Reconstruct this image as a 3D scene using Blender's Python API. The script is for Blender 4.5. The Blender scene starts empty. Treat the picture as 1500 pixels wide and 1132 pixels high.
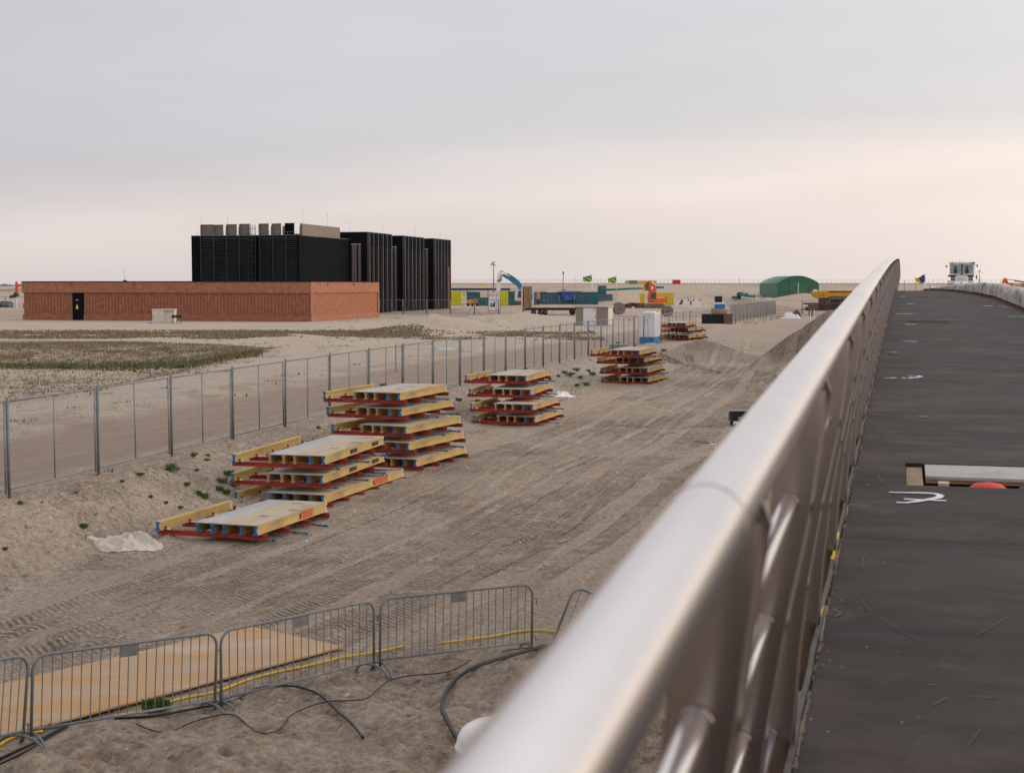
import bpy, math, random
import numpy as np
from mathutils import Vector, Matrix
random.seed(7); RNG = np.random.RandomState(7)
SC = bpy.context.scene; COL = SC.collection
R = math.radians
# ------------------------------------------------------------------ camera
EYE = 5.4; F = 2157.0; TH = math.atan(150/2157.0)
cam = bpy.data.cameras.new('camera'); camo = bpy.data.objects.new('camera', cam); COL.objects.link(camo)
camo.location = (0, 0, EYE); camo.rotation_euler = (math.pi/2-TH, 0, 0)
cam.sensor_fit = 'HORIZONTAL'; cam.sensor_width = 43.8; cam.lens = 63.0
cam.clip_start = 0.05; cam.clip_end = 9000
cam.dof.use_dof = True; cam.dof.focus_distance = 48; cam.dof.aperture_fstop = 7.0; cam.dof.aperture_blades = 0
SC.camera = camo
# ------------------------------------------------------------------ world and sun
SUN_EL, SUN_AZ = R(9), R(82)
w = bpy.data.worlds.new('World'); SC.world = w; w.use_nodes = True
nt = w.node_tree; N = nt.nodes; L = nt.links; N.clear()
def nd(t, **k):
    n = N.new(t)
    for a, b in k.items(): setattr(n, a, b)
    return n
def wmath(op, a, b=None, c=None):
    n = nd('ShaderNodeMath', operation=op)
    for i, v in enumerate((a, b, c)):
        if v is None: continue
        if isinstance(v, (int, float)): n.inputs[i].default_value = v
        else: L.new(v, n.inputs[i])
    return n.outputs[0]
sky = nd('ShaderNodeTexSky', sky_type='NISHITA', sun_disc=False, sun_elevation=SUN_EL, sun_rotation=SUN_AZ, air_density=1.2, dust_density=3.0)
tc = nd('ShaderNodeTexCoord'); sep = nd('ShaderNodeSeparateXYZ'); L.new(tc.outputs['Generated'], sep.inputs[0])
mp = nd('ShaderNodeMapping'); mp.inputs['Scale'].default_value = (1.6, 1.6, 14); L.new(tc.outputs['Generated'], mp.inputs[0])
nz = nd('ShaderNodeTexNoise'); nz.inputs['Scale'].default_value = 1.7; nz.inputs['Detail'].default_value = 5; nz.inputs['Roughness'].default_value = .5
L.new(mp.outputs[0], nz.inputs['Vector'])
e = wmath('ADD', wmath('MULTIPLY_ADD', sep.outputs[0], -.059, sep.outputs[2]), wmath('MULTIPLY_ADD', nz.outputs[0], .05, -.025))
cr = nd('ShaderNodeValToRGB'); L.new(wmath('MULTIPLY', e, 2.0), cr.inputs[0])
st = [(0, (.735, .66, .635)), (.045, (.77, .69, .66)), (.085, (.81, .72, .68)), (.118, (.85, .755, .715)), (.145, (.78, .715, .695)), (.19, (.67, .65, .665)),
      (.26, (.67, .662, .69)), (.42, (.672, .662, .705)), (.7, (.86, .85, .90)), (1, (1.0, .985, 1.0))]
el = cr.color_ramp.elements
while len(el) < len(st): el.new(.5)
for q, (p, c) in zip(el, st): q.position = p; q.color = (*c, 1)
# soft purple-grey cloud mottling
mp2 = nd('ShaderNodeMapping'); mp2.inputs['Scale'].default_value = (1.2, 1.2, 7); L.new(tc.outputs['Generated'], mp2.inputs[0])
nz2 = nd('ShaderNodeTexNoise'); nz2.inputs['Scale'].default_value = 2.6; nz2.inputs['Detail'].default_value = 4; L.new(mp2.outputs[0], nz2.inputs['Vector'])
mul = nd('ShaderNodeMixRGB', blend_type='MULTIPLY'); mul.inputs[0].default_value = 1
vv = wmath('MULTIPLY_ADD', nz2.outputs[0], .20, .90)
vx = wmath('MULTIPLY_ADD', sep.outputs[0], .27, 1.0)
v2 = wmath('MULTIPLY', vv, vx)
cmb = nd('ShaderNodeCombineXYZ'); L.new(v2, cmb.inputs[0]); L.new(v2, cmb.inputs[1]); L.new(wmath('MULTIPLY', v2, wmath('MULTIPLY_ADD', sep.outputs[0], -.06, 1.0)), cmb.inputs[2])
L.new(cr.outputs[0], mul.inputs[1]); L.new(cmb.outputs[0], mul.inputs[2])
# warm glow of the low veiled sun
dt = nd('ShaderNodeVectorMath', operation='DOT_PRODUCT'); L.new(tc.outputs['Generated'], dt.inputs[0])
dt.inputs[1].default_value = (math.cos(SUN_EL)*math.sin(SUN_AZ), math.cos(SUN_EL)*math.cos(SUN_AZ), math.sin(SUN_EL))
gl = wmath('POWER', wmath('MAXIMUM', dt.outputs['Value'], 0), 10)
glc = nd('ShaderNodeMixRGB', blend_type='ADD'); L.new(gl, glc.inputs[0]); L.new(mul.outputs[0], glc.inputs[1]); glc.inputs[2].default_value = (1.25, .88, .62, 1)
zz = wmath('MULTIPLY', sep.outputs[2], 8.0); hb = wmath('MULTIPLY', wmath('POWER', wmath('MAXIMUM', sep.outputs[0], 0), 1.6), wmath('DIVIDE', 1.0, wmath('ADD', 1.0, wmath('MULTIPLY', zz, zz))))
hbc = nd('ShaderNodeMixRGB', blend_type='ADD'); L.new(hb, hbc.inputs[0]); L.new(glc.outputs[0], hbc.inputs[1]); hbc.inputs[2].default_value = (.75, .56, .42, 1)
b1 = nd('ShaderNodeBackground'); L.new(sky.outputs[0], b1.inputs[0]); b1.inputs[1].default_value = .12
b2 = nd('ShaderNodeBackground'); L.new(hbc.outputs[0], b2.inputs[0]); b2.inputs[1].default_value = 1.0
mx = nd('ShaderNodeMixShader'); mx.inputs[0].default_value = .975; L.new(b1.outputs[0], mx.inputs[1]); L.new(b2.outputs[0], mx.inputs[2])
ow = nd('ShaderNodeOutputWorld'); L.new(mx.outputs[0], ow.inputs[0])
sl = bpy.data.lights.new('sun', 'SUN'); sl.energy = .9; sl.angle = R(14); sl.color = (1, .86, .72)
so = bpy.data.objects.new('sun', sl); COL.objects.link(so); so.location = (60, -20, 60)
so.rotation_euler = Vector((math.cos(SUN_EL)*math.sin(SUN_AZ), math.cos(SUN_EL)*math.cos(SUN_AZ), math.sin(SUN_EL))).to_track_quat('Z', 'Y').to_euler()
SC.view_settings.view_transform = 'Standard'; SC.view_settings.look = 'None'; SC.view_settings.exposure = 0; SC.view_settings.gamma = 1
SC.cycles.max_bounces = 6; SC.cycles.use_denoising = True
# ------------------------------------------------------------------ helpers
def ray(px, py):
    u = (px-750)/F; v = (566-py)/F
    return Vector((u, v*math.sin(TH)+math.cos(TH), v*math.cos(TH)-math.sin(TH)))
def at(px, py, Y):                      # world point seen at a pixel of the photo, at distance Y
    d = ray(px, py); return Vector((0, 0, EYE))+d*(Y/d.y)
def onz(px, py, z):
    d = ray(px, py); return Vector((0, 0, EYE))+d*((z-EYE)/d.z)
class MB:
    def __init__(s): s.v = []; s.f = []; s.m = []; s.s = []; s.mi = 0; s.sm = False; s.M = None
    def add(s, vs, fs, smooth=None):
        b = len(s.v)
        if s.M is not None: vs = [s.M @ Vector(p) for p in vs]
        s.v += [tuple(p) for p in vs]; s.f += [tuple(b+i for i in f) for f in fs]
        s.m += [s.mi]*len(fs); s.s += [s.sm if smooth is None else smooth]*len(fs); return s
    def box(s, c, d, rz=0, M=None):
        x, y, z = d[0]/2, d[1]/2, d[2]/2; T = Matrix.Translation(c) @ Matrix.Rotation(rz, 4, 'Z')
        if M is not None: T = T @ M
        vs = [T @ Vector((a*x, b*y, g*z)) for g in (-1, 1) for b in (-1, 1) for a in (-1, 1)]
        return s.add(vs, [(0, 2, 3, 1), (4, 5, 7, 6), (0, 1, 5, 4), (2, 6, 7, 3), (0, 4, 6, 2), (1, 3, 7, 5)])
    def bb(s, x0, x1, y0, y1, z0, z1): return s.box(((x0+x1)/2, (y0+y1)/2, (z0+z1)/2), (abs(x1-x0), abs(y1-y0), abs(z1-z0)))
    def bar(s, p, q, wd, h, up=(0, 0, 1)):
        p = Vector(p); q = Vector(q); a = (q-p); l = a.length; a.normalize(); up = Vector(up)
        if abs(a.dot(up)) > .98: up = Vector((0, 1, 0))
        sd = a.cross(up).normalized(); u = sd.cross(a)
        vs = [p+a*(l*k)+sd*(wd/2*i)+u*(h/2*j) for k in (0, 1) for i, j in ((-1, -1), (1, -1), (1, 1), (-1, 1))]
        return s.add(vs, [(3, 2, 1, 0), (4, 5, 6, 7), (0, 1, 5, 4), (1, 2, 6, 5), (2, 3, 7, 6), (3, 0, 4, 7)])
    def tube(s, pts, r, n=8, cap=True):
        pts = [Vector(p) for p in pts]; k = len(pts); rr = r if isinstance(r, (list, tuple)) else [r]*k
        vs = []; prev = None
        for i, p in enumerate(pts):
            t = (pts[min(i+1, k-1)]-pts[max(i-1, 0)]).normalized()
            if prev is None:
                a = Vector((0, 0, 1)) if abs(t.z) < .9 else Vector((1, 0, 0)); prev = t.cross(a).normalized()
            u = (prev-t*prev.dot(t)).normalized(); prev = u; v = t.cross(u)
            vs += [p+(u*math.cos(2*math.pi*j/n)+v*math.sin(2*math.pi*j/n))*rr[i] for j in range(n)]
        fs = [(i*n+j, i*n+(j+1) % n, (i+1)*n+(j+1) % n, (i+1)*n+j) for i in range(k-1) for j in range(n)]
        s.add(vs, fs, True)
        if cap:
            b = len(s.v)-k*n; s.f += [tuple(b+j for j in reversed(range(n))), tuple(b+(k-1)*n+j for j in range(n))]; s.m += [s.mi]*2; s.s += [False]*2
        return s
    def lathe(s, c, prof, n=20, ax='z', smooth=True):
        vs = []
        for r, h in prof:
            for j in range(n):
                a = 2*math.pi*j/n; x, y = r*math.cos(a), r*math.sin(a)
                p = (x, y, h) if ax == 'z' else ((h, x, y) if ax == 'x' else (x, h, y))
                vs.append(Vector(c)+Vector(p))
        k = len(prof); fs = [(i*n+j, i*n+(j+1) % n, (i+1)*n+(j+1) % n, (i+1)*n+j) for i in range(k-1) for j in range(n)]
        fs += [tuple(reversed(range(n))), tuple((k-1)*n+j for j in range(n))]
        return s.add(vs, fs, smooth)
    def prism(s, pts, off):
        k = len(pts); a = [Vector(p) for p in pts]; off = Vector(off)
        return s.add(a+[p+off for p in a], [tuple(reversed(range(k))), tuple(range(k, 2*k))]+[(i, (i+1) % k, k+(i+1) % k, k+i) for i in range(k)])
    def xz(s, pts, y0, y1): return s.prism([(x, y0, z) for x, z in pts], (0, y1-y0, 0))
    def yz(s, pts, x0, x1): return s.prism([(x0, y, z) for y, z in pts], (x1-x0, 0, 0))
    def build(s, name, mats, parent=None, world=False):
        me = bpy.data.meshes.new(name); off = Vector(parent.location) if (world and parent) else Vector((0, 0, 0))
        me.from_pydata([tuple(Vector(p)-off) for p in s.v] if world else s.v, [], s.f)
        for m in (mats if isinstance(mats, (list, tuple)) else [mats]): me.materials.append(m)
        me.polygons.foreach_set('material_index', s.m); me.polygons.foreach_set('use_smooth', s.s); me.update()
        o = bpy.data.objects.new(name, me); COL.objects.link(o)
        if parent: o.parent = parent
        return o
def tag(o, label=None, cat=None, group=None, kind=None):
    for k, v in (('label', label), ('category', cat), ('group', group), ('kind', kind)):
        if v: o[k] = v
    return o
def thing(name, label, cat, loc=(0, 0, 0), rz=0, group=None):
    o = bpy.data.objects.new(name, None); COL.objects.link(o); o.empty_display_size = .2
    o.location = loc; o.rotation_euler = (0, 0, rz); return tag(o, label, cat, group)
def one(name, mb, mats, label, cat, group=None, loc=(0, 0, 0), rz=0):
    o = mb.build(name, mats); o.location = loc; o.rotation_euler = (0, 0, rz); return tag(o, label, cat, group)
KIDS = {}
def copy_tree(o, parent=None):
    c = o.copy(); COL.objects.link(c)
    if parent: c.parent = parent
    for ch in KIDS.get(o.name) or [x for x in COL.objects if x.parent == o]: copy_tree(ch, c)
    return c
# ------------------------------------------------------------------ materials
def mat(name, col, rough=.8, metal=0, var=.12, scale=6, bump=0, bscale=None, col2=None, stretch=None, spec=.3, coord='Object', dirt=0, dcol=(.3, .25, .2)):
    m = bpy.data.materials.new(name); m.use_nodes = True; t = m.node_tree; b = t.nodes['Principled BSDF']
    b.inputs['Roughness'].default_value = rough; b.inputs['Metallic'].default_value = metal; b.inputs['Specular IOR Level'].default_value = spec
    c = t.nodes.new('ShaderNodeTexCoord'); mp = t.nodes.new('ShaderNodeMapping'); t.links.new(c.outputs[coord], mp.inputs[0])
    if stretch: mp.inputs['Scale'].default_value = stretch
    n = t.nodes.new('ShaderNodeTexNoise'); n.inputs['Scale'].default_value = scale; n.inputs['Detail'].default_value = 6; n.inputs['Roughness'].default_value = .6
    t.links.new(mp.outputs[0], n.inputs['Vector'])
    r = t.nodes.new('ShaderNodeValToRGB'); r.color_ramp.elements[0].position = .32; r.color_ramp.elements[1].position = .68
    c2 = col2 or tuple(min(1, x*(1+var)) for x in col); c1 = col if col2 else tuple(x*(1-var) for x in col)
    r.color_ramp.elements[0].color = (*c1, 1); r.color_ramp.elements[1].color = (*c2, 1)
    t.links.new(n.outputs[0], r.inputs[0]); out = r.outputs[0]
    if dirt:
        n3 = t.nodes.new('ShaderNodeTexNoise'); n3.inputs['Scale'].default_value = scale*.45; n3.inputs['Detail'].default_value = 8; n3.inputs['Roughness'].default_value = .7
        t.links.new(mp.outputs[0], n3.inputs['Vector']); r3 = t.nodes.new('ShaderNodeValToRGB'); r3.color_ramp.elements[0].position = .52; r3.color_ramp.elements[1].position = .7
        r3.color_ramp.elements[0].color = (0, 0, 0, 1); r3.color_ramp.elements[1].color = (dirt,)*3+(1,)
        t.links.new(n3.outputs[0], r3.inputs[0]); mxx = t.nodes.new('ShaderNodeMixRGB'); t.links.new(r3.outputs[0], mxx.inputs[0]); t.links.new(out, mxx.inputs[1]); mxx.inputs[2].default_value = (*dcol, 1); out = mxx.outputs[0]
    t.links.new(out, b.inputs['Base Color'])
    if bump:
        n2 = t.nodes.new('ShaderNodeTexNoise'); n2.inputs['Scale'].default_value = bscale or scale*4; n2.inputs['Detail'].default_value = 5; t.links.new(mp.outputs[0], n2.inputs['Vector'])
        bp = t.nodes.new('ShaderNodeBump'); bp.inputs['Strength'].default_value = bump; bp.inputs['Distance'].default_value = .02 if bump < .65 else .08; t.links.new(n2.outputs[0], bp.inputs['Height']); t.links.new(bp.outputs[0], b.inputs['Normal'])
    return m
M = {}
M['steel'] = mat('galvanised_steel', (.15, .163, .175), .5, .25, .2, 9, spec=.4, dirt=.25, dcol=(.2, .18, .16))
M['steel2'] = mat('fence_steel', (.23, .24, .25), .55, .3, .15, 5)
M['satin'] = mat('satin_stainless', (.72, .695, .685), .22, 1, .04, 3)
M['satin2'] = mat('brushed_plate', (.33, .28, .255), .28, 1, .05, 3)
M['railtube'] = mat('rail_tube_steel', (.74, .71, .69), .22, 1, .04, 3)
M['ring'] = mat('joint_gap', (.30, .27, .27), .6, .5)
M['black'] = mat('black_rubber', (.015, .015, .018), .5)
M['dark'] = mat('dark_steel', (.05, .048, .05), .6, .2, .3)
M['yellowhose'] = mat('yellow_hose', (.52, .35, .03), .5)
M['plate'] = mat('rusty_road_plate', (.40, .225, .085), .88, 0, col2=(.37, .285, .215), scale=.9, bump=.35, bscale=14, dirt=.9, dcol=(.46, .37, .29), stretch=(1, 1.8, 1))
M['ply'] = mat('weathered_plywood', (.40, .31, .225), .75, 0, scale=2.2, col2=(.50, .40, .30), bump=.1, dirt=.75, dcol=(.22, .18, .15), stretch=(1, .35, 1))
M['plyw'] = mat('worn_bluish_plywood', (.30, .30, .31), .6, 0, scale=3, col2=(.46, .42, .38), dirt=.5, dcol=(.17, .18, .23), stretch=(1, .25, 1))
M['beam'] = mat('yellow_timber', (.56, .41, .15), .65, 0, scale=3, col2=(.46, .32, .13), dirt=.95, dcol=(.27, .21, .14), stretch=(1, .6, 1))
M['beamend'] = mat('timber_end', (.42, .25, .11), .8, 0, .2, 12)
M['bluecap'] = mat('blue_cap', (.02, .14, .33), .6, 0, .2, 20, dirt=.4, dcol=(.14, .15, .16))
M['red'] = mat('red_steel', (.34, .04, .03), .6, .0, .25, 8, dirt=.75, dcol=(.17, .07, .055))
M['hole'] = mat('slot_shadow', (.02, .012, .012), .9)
M['brick'] = None
M['brickr'] = None
M['white'] = mat('white_paint', (.72, .72, .74), .45, 0, .05, 3, dirt=.15)
M['cream'] = mat('cream_paint', (.58, .53, .46), .55, 0, .06, 2, dirt=.2)
M['blk'] = mat('anthracite_cladding', (.008, .0095, .012), .85, 0, .2, .5, spec=.05)
M['blk2'] = mat('anthracite_louvre', (.042, .049, .055), .45, .1, .2, .5)
M['fin'] = mat('grey_brown_fin', (.085, .078, .078), .5, .2, .15, .4)
M['screen'] = mat('taupe_screen', (.20, .165, .15), .55, .2, .1, .6)
M['blue'] = mat('blue_paint', (.03, .17, .42), .5, 0, .15, 3)
M['exblue'] = mat('excavator_blue', (.04, .17, .32), .45, 0, .15, 1)
M['glass'] = mat('window_glass', (.05, .08, .08), .08, 0, .1, 2, spec=.6)
M['glassg'] = mat('greenish_glass', (.22, .30, .28), .1, 0, .25, 1.2, spec=.6)
M['orange'] = mat('orange_paint', (.66, .12, .03), .5, 0, .15, 1.5)
M['yellow'] = mat('yellow_paint', (.62, .46, .03), .5, 0, .1, 1)
M['lime'] = mat('lime_yellow_paint', (.55, .55, .02), .5, 0, .08, 1)
M['amber'] = mat('amber_paint', (.60, .30, .03), .55, 0, .25, 2, dirt=.3)
M['green'] = mat('hangar_green', (.05, .145, .095), .55, 0, .1, .6)
M['greenr'] = mat('hangar_roof_green', (.11, .24, .18), .5, 0, .1, .6)
M['teal'] = mat('teal_paint', (.02, .13, .12), .5, 0, .15, 1)
M['steelblue'] = mat('steel_blue_container', (.045, .115, .16), .55, 0, .12, .8)
M['tarpb'] = mat('blue_tarpaulin', (.03, .08, .33), .6, 0, .25, 1.2, bump=.6, bscale=3)
M['navy'] = mat('navy_paint', (.015, .03, .09), .5)
M['wood'] = mat('old_wood', (.27, .19, .12), .85, 0, .25, 5, bump=.2, stretch=(1, 1, .3))
M['woodg'] = mat('grey_wood', (.21, .165, .145), .9, 0, .25, 4)
M['rust'] = mat('rusty_steel', (.16, .10, .07), .85, .1, .35, 3, bump=.2)
M['concrete'] = mat('pebble_concrete', (.26, .22, .18), .9, 0, .2, 9, bump=.4)
M['conc2'] = mat('pale_concrete', (.40, .36, .32), .85, 0, .1, 4, bump=.2)
M['cloth'] = mat('dirty_canvas', (.50, .45, .39), .85, 0, .12, 5, bump=.3, dirt=.4, dcol=(.34, .28, .23))
M['wrap'] = mat('stained_shaded_wrap', (.60, .55, .50), .8, 0, scale=2.2, col2=(.36, .33, .31), bump=.9, bscale=3.5, dirt=.85, dcol=(.12, .11, .12))  # dark streaks: stains, plus shade of the folds painted into the colour
M['brownred'] = mat('oxide_profile', (.11, .04, .032), .7, 0, .3, 4)
M['leaf'] = mat('weed_leaf', (.07, .13, .025), .7, 0, .35, 9)
M['dry'] = mat('dry_grass', (.23, .18, .115), .9, 0, .3, .6)
M['greeng'] = mat('olive_grass', (.115, .12, .05), .9, 0, .3, .6)
M['redp'] = mat('signal_red', (.55, .03, .03), .5)
M['spray'] = mat('spray_white', (.62, .62, .66), .8, 0, .15, 8)
M['foam'] = mat('yellow_foam', (.62, .44, .06), .9, 0, .2, 20)
M['pvc'] = mat('white_pvc', (.70, .67, .64), .4, 0, .05, 2, dirt=.12)
M['soil'] = mat('spoil', (.17, .135, .11), .95, 0, .3, 2, bump=.8, bscale=6)
def brickmat(name, a, b, mortar):
    m = bpy.data.materials.new(name); m.use_nodes = True; t = m.node_tree; p = t.nodes['Principled BSDF']; p.inputs['Roughness'].default_value = .85; p.inputs['Specular IOR Level'].default_value = .2
    c = t.nodes.new('ShaderNodeTexCoord'); mp = t.nodes.new('ShaderNodeMapping'); mp.inputs['Rotation'].default_value = (math.pi/2, 0, 0)
    sx = t.nodes.new('ShaderNodeSeparateXYZ'); cx = t.nodes.new('ShaderNodeCombineXYZ'); ad = t.nodes.new('ShaderNodeMath'); ad.operation = 'ADD'
    t.links.new(c.outputs['Object'], sx.inputs[0]); t.links.new(sx.outputs[0], ad.inputs[0]); t.links.new(sx.outputs[1], ad.inputs[1])
    t.links.new(ad.outputs[0], cx.inputs[0]); t.links.new(sx.outputs[2], cx.inputs[1])
    br = t.nodes.new('ShaderNodeTexBrick'); br.inputs['Scale'].default_value = 1; br.inputs['Brick Width'].default_value = .43; br.inputs['Row Height'].default_value = .12; br.inputs['Mortar Size'].default_value = .014
    br.inputs['Color1'].default_value = (*a, 1); br.inputs['Color2'].default_value = (*b, 1); br.inputs['Mortar'].default_value = (*mortar, 1)
    t.links.new(cx.outputs[0], br.inputs['Vector'])
    n = t.nodes.new('ShaderNodeTexNoise'); n.inputs['Scale'].default_value = 2.2; n.inputs['Detail'].default_value = 8; n.inputs['Roughness'].default_value = .75; t.links.new(c.outputs['Object'], n.inputs['Vector'])
    mm = t.nodes.new('ShaderNodeMixRGB'); mm.blend_type = 'MULTIPLY'; mm.inputs[0].default_value = .8
    rr = t.nodes.new('ShaderNodeValToRGB'); rr.color_ramp.elements[0].position = .3; rr.color_ramp.elements[0].color = (.58, .55, .55, 1); rr.color_ramp.elements[1].position = .66; rr.color_ramp.elements[1].color = (1.15, 1.12, 1.1, 1)
    t.links.new(n.outputs[0], rr.inputs[0]); t.links.new(br.outputs[0], mm.inputs[1]); t.links.new(rr.outputs[0], mm.inputs[2]); t.links.new(mm.outputs[0], p.inputs['Base Color']); return m
M['brick'] = brickmat('red_brick', (.40, .15, .082), (.30, .10, .055), (.31, .20, .14))
M['brickr'] = brickmat('red_brick_band', (.43, .17, .095), (.33, .12, .07), (.34, .23, .17))
# ------------------------------------------------------------------ numpy noise
TAB = RNG.rand(256, 256)
def vn(x, y):
    xi = np.floor(x).astype(int); yi = np.floor(y).astype(int); fx = x-xi; fy = y-yi
    fx = fx*fx*(3-2*fx); fy = fy*fy*(3-2*fy); a = xi & 255; b = yi & 255; a1 = (a+1) & 255; b1 = (b+1) & 255
    return (TAB[a, b]*(1-fx)+TAB[a1, b]*fx)*(1-fy)+(TAB[a, b1]*(1-fx)+TAB[a1, b1]*fx)*fy
def fbm(x, y, f=1., o=4, g=.5):
    s = 0; am = 1; t = 0
    for i in range(o):
        s = s+am*(vn(x*f+17.3*i, y*f+31.7*i)-.5); t += am; am *= g; f *= 2.03
    return s/t*2
def ss(a, b, x): t = np.clip((x-a)/(b-a), 0, 1); return t*t*(3-2*t)
def polysd(x, y, P):
    d = np.full(x.shape, 1e9); ins = np.zeros(x.shape, bool); k = len(P)
    for i in range(k):
        (ax, ay), (bx, by) = P[i], P[(i+1) % k]; ex, ey = bx-ax, by-ay
        t = np.clip(((x-ax)*ex+(y-ay)*ey)/(ex*ex+ey*ey), 0, 1); d = np.minimum(d, np.hypot(x-ax-t*ex, y-ay-t*ey))
        c = (ay > y) != (by > y); ins ^= c & (x < (bx-ax)*(y-ay)/((by-ay) if by != ay else 1e-9)+ax)
    return np.where(ins, -d, d)
# ------------------------------------------------------------------ terrain
FX0, FS = -19.18, .278
def fence_d(x, y): return (x-(FX0+FS*y))*.9635
def hollow(): return [tuple(onz(px, py, .8).xy) for px, py in ((-260, 506), (0, 505), (150, 507), (300, 510), (392, 519), (380, 531), (330, 549), (200, 574), (100, 592), (-20, 610), (-260, 640))]
HOL = hollow()
# heaps: x, y, radius, height
def hp(px, py, r, h, z=1.1):
    p = onz(px, py, z); return (p.x, p.y, r, h)
HEAPS = [hp(640, 481, 6.0, 1.5), hp(600, 486, 4.5, .6), hp(722, 478, 3.2, .9), hp(765, 470, 7, 1.0), hp(820, 468, 7, .5), hp(690, 470, 5, .5),
         (11.4, 88, 4.2, 1.15), (9.6, 100.6, 1.0, .28), hp(1100, 455, 9, 2.0), hp(1078, 458, 6, 1.3), hp(1125, 452, 8, 2.0), hp(1200, 447, 7, 1.7), hp(1165, 450, 8, 1.2),
         (-3, 140, 5, .5), (24, 330, 12, 2.5), (32, 345, 9, 2.2), (52, 330, 9, 2.0), (12, 372, 18, 1.6), (44, 352, 8, 2.2), (-20, 385, 30, 1.4), (70, 350, 16, 2.2)]
def Hbase(x, y):
    yard = np.interp(y, [0, 30, 41, 53, 69, 106, 130, 170], [.05, 0, .2, .3, .6, 1.2, 1.15, 1.1])
    field = np.interp(y, [0, 25, 31, 45, 60, 85, 100, 150], [.95, .9, .92, 1.05, 1.15, 1.22, 1.15, 1.1])
    d = fence_d(x, y); k = 1-ss(.5, 3.0, d+.5*fbm(x, y, .3, 3))
    h = yard+(field-yard)*k
    h = h+.25*k*(1-k)*4*fbm(x, y, .5, 4)*(y < 80)
    h = h+.10*np.exp(-((d+8.6)/1.1)**2)*(.6+1.6*fbm(x, y, .6, 4, .6))*(y < 130)
    h = h-.12*(ss(-8, -6.5, d)*(1-ss(-1.8, -1.0, d)))*(1-ss(60, 110, y))
    # plateau and dike far off
    nn = fbm(x, y, .01, 3)
    pl = ss(408, 452, y+18*nn)*ss(-12, 14, x+.315*y); h = h+pl*(3.3+ss(560, 860, y)*1.0+ss(850, 900, y)*.5)
    h = h+pl*(1-ss(500, 700, y))*.5*fbm(x, y, .05, 3)
    # bridge abutment and approach embankment
    bt = (x+.33)*.9663-y*.2576-1.8; bs = (x+.33)*.2576+y*.9663
    em = np.clip((9.6-np.abs(bt)-.9*fbm(x, y, .35, 4))/4.4, 0, 1)*ss(66, 78, bs+1.2*fbm(x, y, .3, 3))*(1-ss(420, 560, y))
    h = np.maximum(h, h*(1-em)+4.0*em)
    for hx, hy, r, a in HEAPS:
        q = np.hypot(x-hx, (y-hy)); h = h+a*np.clip(1-q/r, 0, 1)**1.15*(1+.25*fbm(x, y, 1.2/r*3, 3))
    return h
PLT = [(-2.2, 21.9), (-4.15, 23.3), (-9.2, 18.5), (-9.0, 12.5), (-7.0, 14.0)]
MOUNDS = [tuple(onz(a_, b_, .1).xy)+(r_, h_) for a_, b_, r_, h_ in ((150, 1100, 1.2, .34), (40, 1140, 1.0, .3), (300, 1120, 1.1, .2), (480, 1010, .8, .22), (620, 1075, 1.0, .26), (560, 1040, .8, .16), (760, 990, .9, .25), (60, 1090, .6, .14), (420, 1100, .8, .15))]
def Hfine(x, y):
    h = Hbase(x, y); near = 1-ss(19.5, 24, y+.15*x); nf = 1-ss(90, 200, y)
    d = fence_d(x, y); berm = (1-ss(2.5, 4.2, d))*ss(-1, 0.3, d)
    h = h+near*(.15*fbm(x, y, .55, 3)+.20*np.abs(fbm(x, y, 1.3, 5, .62))+.05*fbm(x, y, 4.5, 3, .6)-.05)
    h = h+nf*(.018*fbm(x, y, 1.5, 4, .6)+.008*fbm(x, y, 7, 3, .6))+berm*nf*(.07*fbm(x, y, 2.2, 4, .6)+.34*(.25-np.abs(fbm(x, y, .75, 5, .6))))*(1-ss(60, 90, y)*.6)
    sd = polysd(x, y, HOL); h = h-.75*ss(0, 5, -sd)*(1-ss(88, 104, y)*.9)
    h = h+.03*fbm(x, y, .35, 3)*nf
    for mx_, my_, r_, a_ in MOUNDS: h = h+a_*np.clip(1-np.hypot(x-mx_, y-my_)/r_, 0, 1)**1.3*(1+.5*fbm(x, y, 1.6, 4, .6))
    h = h-.07*ss(.07, .0, np.abs(fbm(x, y, 1.05, 4, .55)))*near
    pf = ss(.5, .05, polysd(x, y, PLT)) if True else 0
    return h*(1-pf)+.045*pf
def gz(x, y):
    return float(Hfine(np.array([float(x)]), np.array([float(y)]))[0])
def gpt(px, py, lift=0):
    z = .5
    for i in range(14):
        p = onz(px, py, z); z = .5*z+.5*gz(p.x, p.y)
    p = onz(px, py, z); p.z = gz(p.x, p.y)+lift; return p
def axis(a, b, st, lim, g1=1.015, g2=1.06):
    c = list(np.arange(a, b+st/2, st)); o = []; x = b; s = st
    while x < lim: s *= g1 if x-b < 55 else g2; x += s; o.append(x)
    n = []; x = a; s = st
    while x > -lim: s *= g1 if a-x < 55 else g2; x -= s; n.append(x)
    return np.array(n[::-1]+c+o)
xs = axis(-13.5, 6.5, .07, 4500)
ys = [-60, -40, -25, -15, -8, -4, 0, 3, 6, 8, 10, 11.5, 12.5]; y = 13.2
while y < 4500: ys.append(y); y += max(.05, .0034*y) if y < 75 else (.0065*y if y < 700 else .05*y)
ys = np.array(ys); X, Y = np.meshgrid(xs, ys); X = X.ravel(); Y = Y.ravel()
Z = Hfine(X, Y)
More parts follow.
